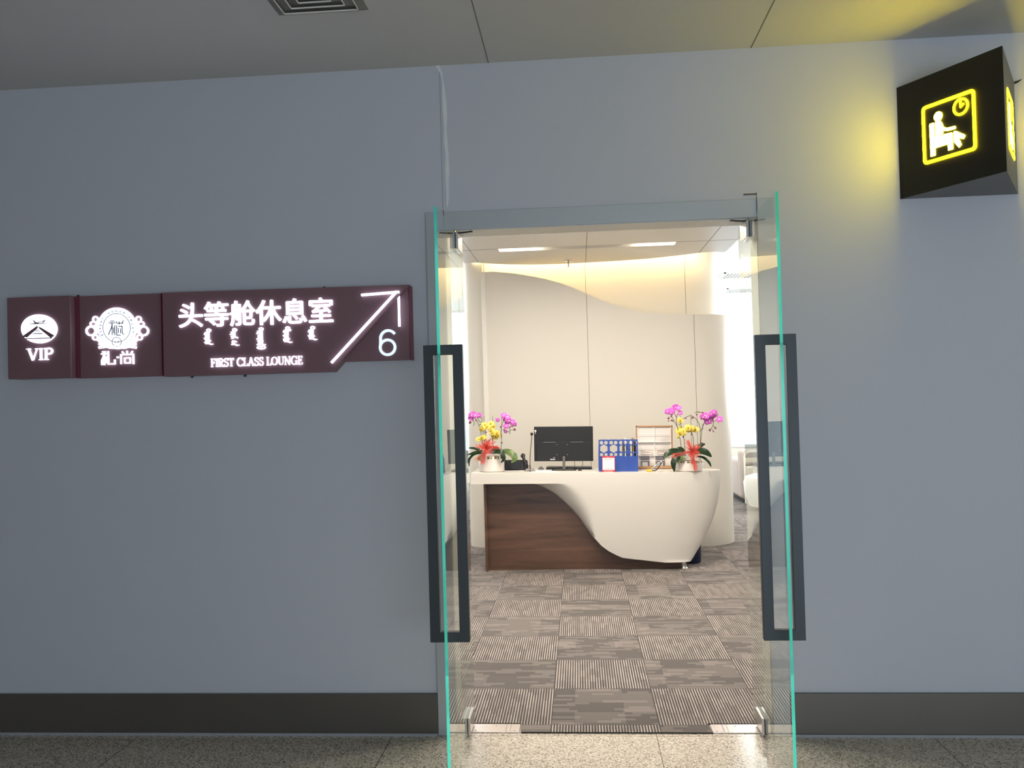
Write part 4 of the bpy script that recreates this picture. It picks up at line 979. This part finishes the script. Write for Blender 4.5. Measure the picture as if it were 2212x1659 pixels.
def orchid(label, X0, Yo, u2x, v2z, potr, poth, flowers, buds, stems, stakes, leaves, bow, trails, seed):
    rnd = random.Random(seed); cx = X0
    t = thing('potted_orchid', label, 'potted plant', (cx, Yo, ZT), 'orchids on the desk')
    bm = BM(); lathe(bm, [(potr*.93, .0005), (potr, .008), (potr*1.0, poth-.004), (potr*.985, poth), (potr*.94, poth), (potr*.93, poth-.02)], 48); done('pot', bm, M['pot'], t, smooth=True)
    for k in range(9):
        bm = BM(); a = -PI/2-1.1+k*.28; rr_ = potr*1.004; d_ = .20*(1 if k % 2 else .5); q4 = [d_*i/4 for i in range(5)]
        lo = [bm.verts.new((rr_*math.cos(a+q), rr_*math.sin(a+q), poth*.82)) for q in q4]; hi = [bm.verts.new((rr_*math.cos(a+q), rr_*math.sin(a+q), poth*.985)) for q in q4]
        for i in range(4): bm.faces.new((lo[i], lo[i+1], hi[i+1], hi[i]))
        bmesh.ops.solidify(bm, geom=bm.faces[:], thickness=.0008)
        done('gold_band', bm, M['potgold'], t)
    bm = BM(); cyl(bm, (0, 0, poth-.03), potr*.92, potr*.92, .02, 32); done('bark', bm, M['soil'], t)
    pt = lambda u, v, dy=0: (u2x(u), Yo+dy, v2z(v))
    for s in stems:
        bm = BM(); tube(bm, smoothpts([pt(u, v, dy) for u, v, dy in s]), .0026, 6); at(t, done('flower_stem', bm, M['stem']))
    for s in stakes:
        bm = BM(); tube(bm, [pt(u, v, .02) for u, v in s], .0018, 6); at(t, done('support_stake', bm, M['stem']))
    for kd, u, v, sc in flowers:
        o = bpy.data.objects.new('pink_flower' if kd == 'p' else 'yellow_flower', FL[kd]); COL.objects.link(o); o.parent = t
        p = pt(u, v, rnd.uniform(-.03, .02)); o.location = (p[0]-cx, p[1]-Yo, p[2]-ZT)
        o.rotation_euler = (PI/2+rnd.uniform(-.5, .3), rnd.uniform(-.35, .35), rnd.uniform(-.6, .6)); o.scale = (sc*1.22,)*3
    for u, v, sc in buds:
        o = bpy.data.objects.new('bud', BUD); COL.objects.link(o); o.parent = t
        p = pt(u, v, 0); o.location = (p[0]-cx, p[1]-Yo, p[2]-ZT); o.rotation_euler = (rnd.uniform(-1, 1), rnd.uniform(-1, 1), 0); o.scale = (sc,)*3
    for pts, wd, m_ in leaves: leaf_mesh([pt(*p) for p in pts], wd, M[m_], t)
    bm = BM(); c = Vector(pt(bow[0], bow[1], -potr-.01)); R0 = bow[2]
    def strip(a_, b_, w0):
        d = (b_-a_); s_ = d.cross(Vector((0, 1, 0))).normalized()*w0
        vs = [bm.verts.new(q) for q in (a_-s_*.3, a_+s_*.3, b_+s_, b_-s_)]; bm.faces.new(vs)
    for k in range(230):
        a = rnd.uniform(0, 2*PI); e = rnd.uniform(-.9, .5); L_ = R0*rnd.uniform(.4, 1.0)
        dirv = Vector((math.cos(a)*math.cos(e), math.sin(e)-.35, math.sin(a)*math.cos(e)))
        strip(c, c+dirv.normalized()*L_, rnd.uniform(.0008, .0016))
    for tr in trails:
        A_, B_ = Vector(pt(tr[0], tr[1], -potr-.015)), Vector(pt(tr[2], tr[3], -potr-.02+tr[5]))
        for k in range(tr[4]):
            j = Vector((rnd.uniform(-1, 1), rnd.uniform(-.3, .3), rnd.uniform(-1, 1))); strip(A_+j*.006, B_+j*.020, rnd.uniform(.0012, .002))
    bmesh.ops.solidify(bm, geom=bm.faces[:], thickness=.0004)
    at(t, done('ribbon_bow', bm, M['ribbon']))
Y1 = 3.80
ux = lambda u: dx(980+u/6.9125, Y1); vz = lambda v: dz(840+v/6.9125, Y1, 1060)
orchid('potted pink and yellow orchid with a coral bow, at the left end of the desk', ux(538), Y1, ux, vz, .113, dz(987, Y1, 1060)-ZT,
       [('p', 240, 405, 1), ('p', 228, 450, 1), ('p', 295, 410, .95), ('p', 350, 410, 1), ('p', 262, 385, .9), ('p', 730, 412, 1.05), ('p', 785, 440, 1), ('p', 745, 470, .9), ('p', 800, 490, 1.1), ('p', 850, 515, 1.1), ('p', 775, 520, .9), ('p', 765, 575, 1), ('p', 640, 485, .7), ('p', 885, 550, .9), ('p', 752, 662, .65), ('p', 620, 470, .5),
        ('y', 440, 555, 1.15), ('y', 400, 610, 1.1), ('y', 380, 622, .9), ('y', 530, 540, 1.15), ('y', 560, 590, 1.1), ('y', 480, 585, 1.1), ('y', 540, 640, 1.1), ('y', 622, 682, 1.15), ('y', 570, 705, 1.1), ('y', 640, 712, 1), ('y', 596, 735, 1.1), ('y', 548, 680, 1), ('y', 340, 770, .9), ('y', 402, 750, 1), ('y', 430, 742, .9)],
       [(215, 515, 1.3), (890, 628, 1.3), (857, 580, .8), (730, 630, .8), (820, 592, .8), (680, 588, .8), (392, 538, .7), (305, 488, .7), (455, 665, .8), (695, 828, .7), (260, 486, .6)],
       [[(410, 1000, 0), (400, 830, 0), (378, 690, 0), (350, 570, 0), (310, 480, 0), (250, 420, 0)], [(350, 560, 0), (395, 530, 0), (350, 495, 0), (320, 430, 0)], [(680, 1000, 0), (682, 860, 0), (690, 760, 0), (680, 680, 0), (700, 560, 0), (740, 450, 0)], [(850, 560, 0), (815, 610, 0), (820, 650, 0), (812, 700, 0)], [(890, 628, 0), (820, 635, 0)], [(812, 660, 0), (755, 662, 0)], [(460, 1000, 0), (458, 800, 0), (448, 650, 0), (440, 570, 0)], [(570, 1000, 0), (560, 830, 0), (540, 700, 0), (560, 600, 0)], [(460, 800, 0), (420, 790, 0), (400, 750, 0)], [(250, 480, 0), (280, 520, 0), (265, 565, 0)]],
       [[(555, 900), (555, 420)], [(440, 900), (422, 425)], [(420, 800), (385, 430)], [(690, 760), (690, 420)]],
       [([(400, 950, 0), (330, 925, 0), (260, 905, -.01), (190, 900, -.02)], .030, 'leaf'), ([(400, 965, -.02), (340, 955, -.05), (260, 975, -.08), (185, 1000, -.1)], .028, 'leaf'), ([(420, 985, -.03), (300, 985, -.08), (220, 1060, -.10), (215, 1165, -.11)], .024, 'leaf'), ([(470, 980, -.02), (540, 950, -.06), (640, 930, -.08), (760, 960, -.08)], .058, 'leaf'), ([(520, 1000, -.05), (580, 960, -.10), (690, 960, -.12), (740, 1050, -.13), (700, 1110, -.13)], .045, 'leaf'), ([(660, 970, .0), (750, 955, -.03), (850, 990, -.05), (895, 1060, -.06), (845, 1120, -.07)], .065, 'leafl'), ([(430, 1000, -.07), (380, 1020, -.115), (370, 1060, -.12), (410, 1080, -.125)], .03, 'leafl')],
       (480, 895, .085), [(480, 880, 530, 780, 26, .02), (500, 880, 660, 885, 16, .0), (470, 900, 345, 860, 14, .0), (470, 930, 420, 1110, 16, .0), (440, 980, 320, 1070, 8, -.01), (520, 850, 590, 780, 8, .02)], 3)
Y2 = 3.78
ux2 = lambda u: dx(1270+u/6.703, Y2); vz2 = lambda v: dz(840+v/6.703, Y2, 1485)
orchid('potted orchid with two tall pink sprays and coral bow at the desk\'s right end', ux2(1433), Y2, ux2, vz2, .122, dz(990, Y2, 1485)-ZT,
       [('p', 1135, 305, 1.0), ('p', 1200, 290, 1.15), ('p', 1165, 290, .9), ('p', 1185, 320, .9), ('p', 1255, 240, 1.05), ('p', 1290, 255, 1), ('p', 1312, 325, .8), ('p', 1640, 385, 1.1), ('p', 1665, 360, 1), ('p', 1705, 410, 1.25), ('p', 1690, 375, 1), ('p', 1735, 440, 1.1), ('p', 1700, 465, .9), ('p', 1775, 365, 1.2), ('p', 1790, 320, 1), ('p', 1745, 345, .9), ('p', 1868, 420, 1.15), ('p', 1820, 355, .8),
        ('y', 1310, 430, .95), ('y', 1335, 448, .6), ('y', 1318, 560, 1.1), ('y', 1352, 588, 1.15), ('y', 1300, 612, 1.1), ('y', 1288, 580, 1), ('y', 1365, 620, .8), ('y', 1425, 540, 1.15), ('y', 1470, 552, 1.1), ('y', 1440, 575, .9), ('y', 1512, 562, 1.1), ('y', 1540, 570, 1), ('y', 1282, 668, .6)],
       [(1150, 400, 1.1), (1190, 432, .8), (1150, 440, .7), (1210, 440, .8), (1190, 370, .8), (1735, 575, 1.1), (1787, 596, .7), (1815, 545, 1.1), (1640, 325, .9), (1553, 350, .9), (1580, 318, .6), (1492, 396, 1.1), (1395, 400, .8), (1632, 548, .7), (1610, 752, .7), (1472, 635, .8), (1358, 665, .8), (1300, 645, .7), (1370, 405, .5)],
       [[(1330, 1000, 0), (1325, 830, 0), (1308, 680, 0), (1275, 530, 0), (1200, 390, 0), (1190, 320, 0)], [(1280, 540, 0), (1262, 470, 0), (1262, 385, 0), (1225, 310, 0)], [(1262, 385, 0), (1285, 330, 0), (1290, 265, 0)], [(1380, 1000, 0), (1375, 800, 0), (1358, 660, 0), (1330, 600, 0)], [(1290, 500, 0), (1320, 480, 0), (1315, 440, 0)], [(1500, 1000, 0), (1500, 760, 0), (1492, 650, 0), (1470, 590, 0)], [(1590, 1000, 0), (1597, 770, 0), (1600, 600, 0), (1588, 500, 0), (1530, 400, 0), (1450, 368, 0), (1370, 408, 0)], [(1600, 600, 0), (1630, 540, 0), (1665, 450, 0)], [(1605, 740, 0), (1620, 600, 0), (1640, 480, 0)], [(1770, 400, 0), (1790, 450, 0), (1780, 510, 0), (1740, 570, 0)], [(1790, 450, 0), (1830, 440, 0)], [(1780, 510, 0), (1815, 540, 0)], [(1760, 555, 0), (1787, 596, 0)], [(1525, 325, 0), (1560, 312, 0), (1640, 325, 0)]],
       [[(1478, 900), (1472, 345)], [(1345, 640), (1318, 365)]],
       [([(1360, 900, -.02), (1240, 870, -.06), (1130, 895, -.08), (1050, 965, -.09)], .066, 'leaf'), ([(1380, 920, -.04), (1270, 930, -.10), (1190, 1020, -.13), (1200, 1150, -.135)], .055, 'leaf'), ([(1500, 900, -.02), (1580, 870, -.05), (1660, 890, -.07), (1735, 950, -.08)], .072, 'leaf'), ([(1560, 850, .04), (1600, 810, .04), (1640, 785, .04), (1678, 782, .04)], .040, 'leaf'), ([(1540, 950, -.02), (1620, 960, -.06), (1690, 1020, -.09), (1722, 1090, -.10)], .026, 'leaf'), ([(1380, 880, .02), (1330, 850, .02), (1290, 845, .02), (1255, 865, .02)], .045, 'leaf'), ([(1400, 960, -.06), (1330, 955, -.115), (1280, 985, -.12), (1260, 1040, -.13)], .035, 'leafl')],
       (1450, 865, .080), [(1440, 850, 1392, 720, 22, .02), (1470, 850, 1550, 780, 22, .01), (1430, 880, 1170, 920, 10, -.02), (1470, 920, 1500, 1110, 22, -.01), (1450, 900, 1460, 1040, 10, .0)], 11)

# the desk top drops very slightly towards its right end
for o in list(COL.objects):
    if o.parent is desk:
        for v in o.data.vertices: v.co.z -= .0165*(v.co.x-.28)*max(0, v.co.z/ZT)
    elif o.parent is None and 3.5 < o.location.y < 4.3 and .8 < o.location.z < 1.2 and abs(o.location.x) < 2 and not o.type in ('LIGHT', 'CAMERA'):
        o.location.z -= .0165*(o.location.x-.28)-.0004; o.rotation_euler.y += .0165

# ================================================================== BACK OF THE LOUNGE
def rounded_box(name, x0, x1, y0, y1, z0, z1, r, m, root, seg=4):
    bm = BM(); box(bm, x0, x1, y0, y1, z0, z1, r, seg=seg); return at(root, done(name, bm, m, smooth=True))
t = thing('sofa', 'beige upholstered sofa on a dark plinth behind the backdrop wall', 'sofa', (3.25, 8.7, .006))
rounded_box('backrest', 2.50, 4.1, 8.25, 8.45, .06, .745, .06, M['sofa'], t)
rounded_box('armrest', 2.50, 2.70, 8.42, 9.15, .06, .60, .06, M['sofa'], t); rounded_box('armrest', 3.90, 4.1, 8.42, 9.15, .06, .60, .06, M['sofa'], t)
rounded_box('seat', 2.69, 3.91, 8.44, 9.12, .08, .42, .05, M['sofa'], t)
bm = BM(); box(bm, 2.55, 4.05, 8.30, 9.1, .006, .065); at(t, done('plinth', bm, M['black']))
t = thing('armchair', 'white rounded armchair at the right of the lounge, in front of the sofa', 'armchair', (2.85, 7.55, .006))
bm = BM(); lathe(bm, [(.24, .03), (.34, .05), (.40, .22), (.41, .36), (.38, .43), (.30, .455), (.05, .46)], 40, (2.84, 7.62, 0)); at(t, done('seat', bm, M['sofaw'], smooth=True))
bm = BM(); Rv = []
for i in range(25):
    a = math.radians(-60+i*300/24*.6)
    Rv.append([bm.verts.new((2.84+r*math.cos(a), 7.62+r*math.sin(a), z)) for r, z in ((.40, .2), (.43, .45), (.41, .72), (.36, .74), (.33, .70), (.32, .4))])
for i in range(24):
    for j in range(5): bm.faces.new((Rv[i][j], Rv[i+1][j], Rv[i+1][j+1], Rv[i][j+1]))
bmesh.ops.solidify(bm, geom=bm.faces[:], thickness=.02)
at(t, done('backrest', bm, M['sofaw'], smooth=True))
bm = BM(); cyl(bm, (2.84, 7.62, .006), .22, .22, .03, 32); at(t, done('base', bm, M['black']))
t = thing('side_table', 'small white side table between the sofa and the white armchair', 'side table', (2.72, 8.02, .006))
bm = BM(); tube(bm, [(2.55, 8.15, .02), (2.55, 8.15, .66), (2.57, 8.15, .70), (2.61, 8.15, .72), (2.95, 8.15, .72)], .014, 10); tube(bm, [(2.55, 8.15, .02), (2.95, 8.15, .02)], .012, 8); at(t, done('frame', bm, M['trimw'], smooth=True))
bm = BM(); box(bm, 2.57, 2.95, 8.09, 8.20, .50, .52, .004); at(t, done('table_top', bm, M['trimw']))
bm = BM(); cyl(bm, (2.70, 8.145, .5205), .03, .035, .12, 20); tag(done('cup', bm, M['sofa']), 'small beige cup on the white side table', 'cup')
for y0, y1, x0, lab in ((8.15, 8.75, 2.35, 'nearer slatted return grille in the bright back ceiling'), (10.0, 10.6, 2.70, 'farther slatted return grille in the bright back ceiling')):
    t = thing('ceiling_grille', lab, 'grille', (x0+.3, (y0+y1)/2, 3.2), 'ceiling grilles')
    bm = BM(); box(bm, x0, x0+.6, y0, y0+.03, 3.185, 3.2); box(bm, x0, x0+.6, y1-.03, y1, 3.185, 3.2); box(bm, x0, x0+.03, y0, y1, 3.185, 3.2); box(bm, x0+.57, x0+.6, y0, y1, 3.185, 3.2); at(t, done('frame', bm, M['trimw']))
    bm = BM()
    for k in range(11): box(bm, x0+.05+k*.048, x0+.066+k*.048, y0+.03, y1-.03, 3.187, 3.2)
    at(t, done('slat', bm, M['lgrey']))
bpy.context.view_layer.update()
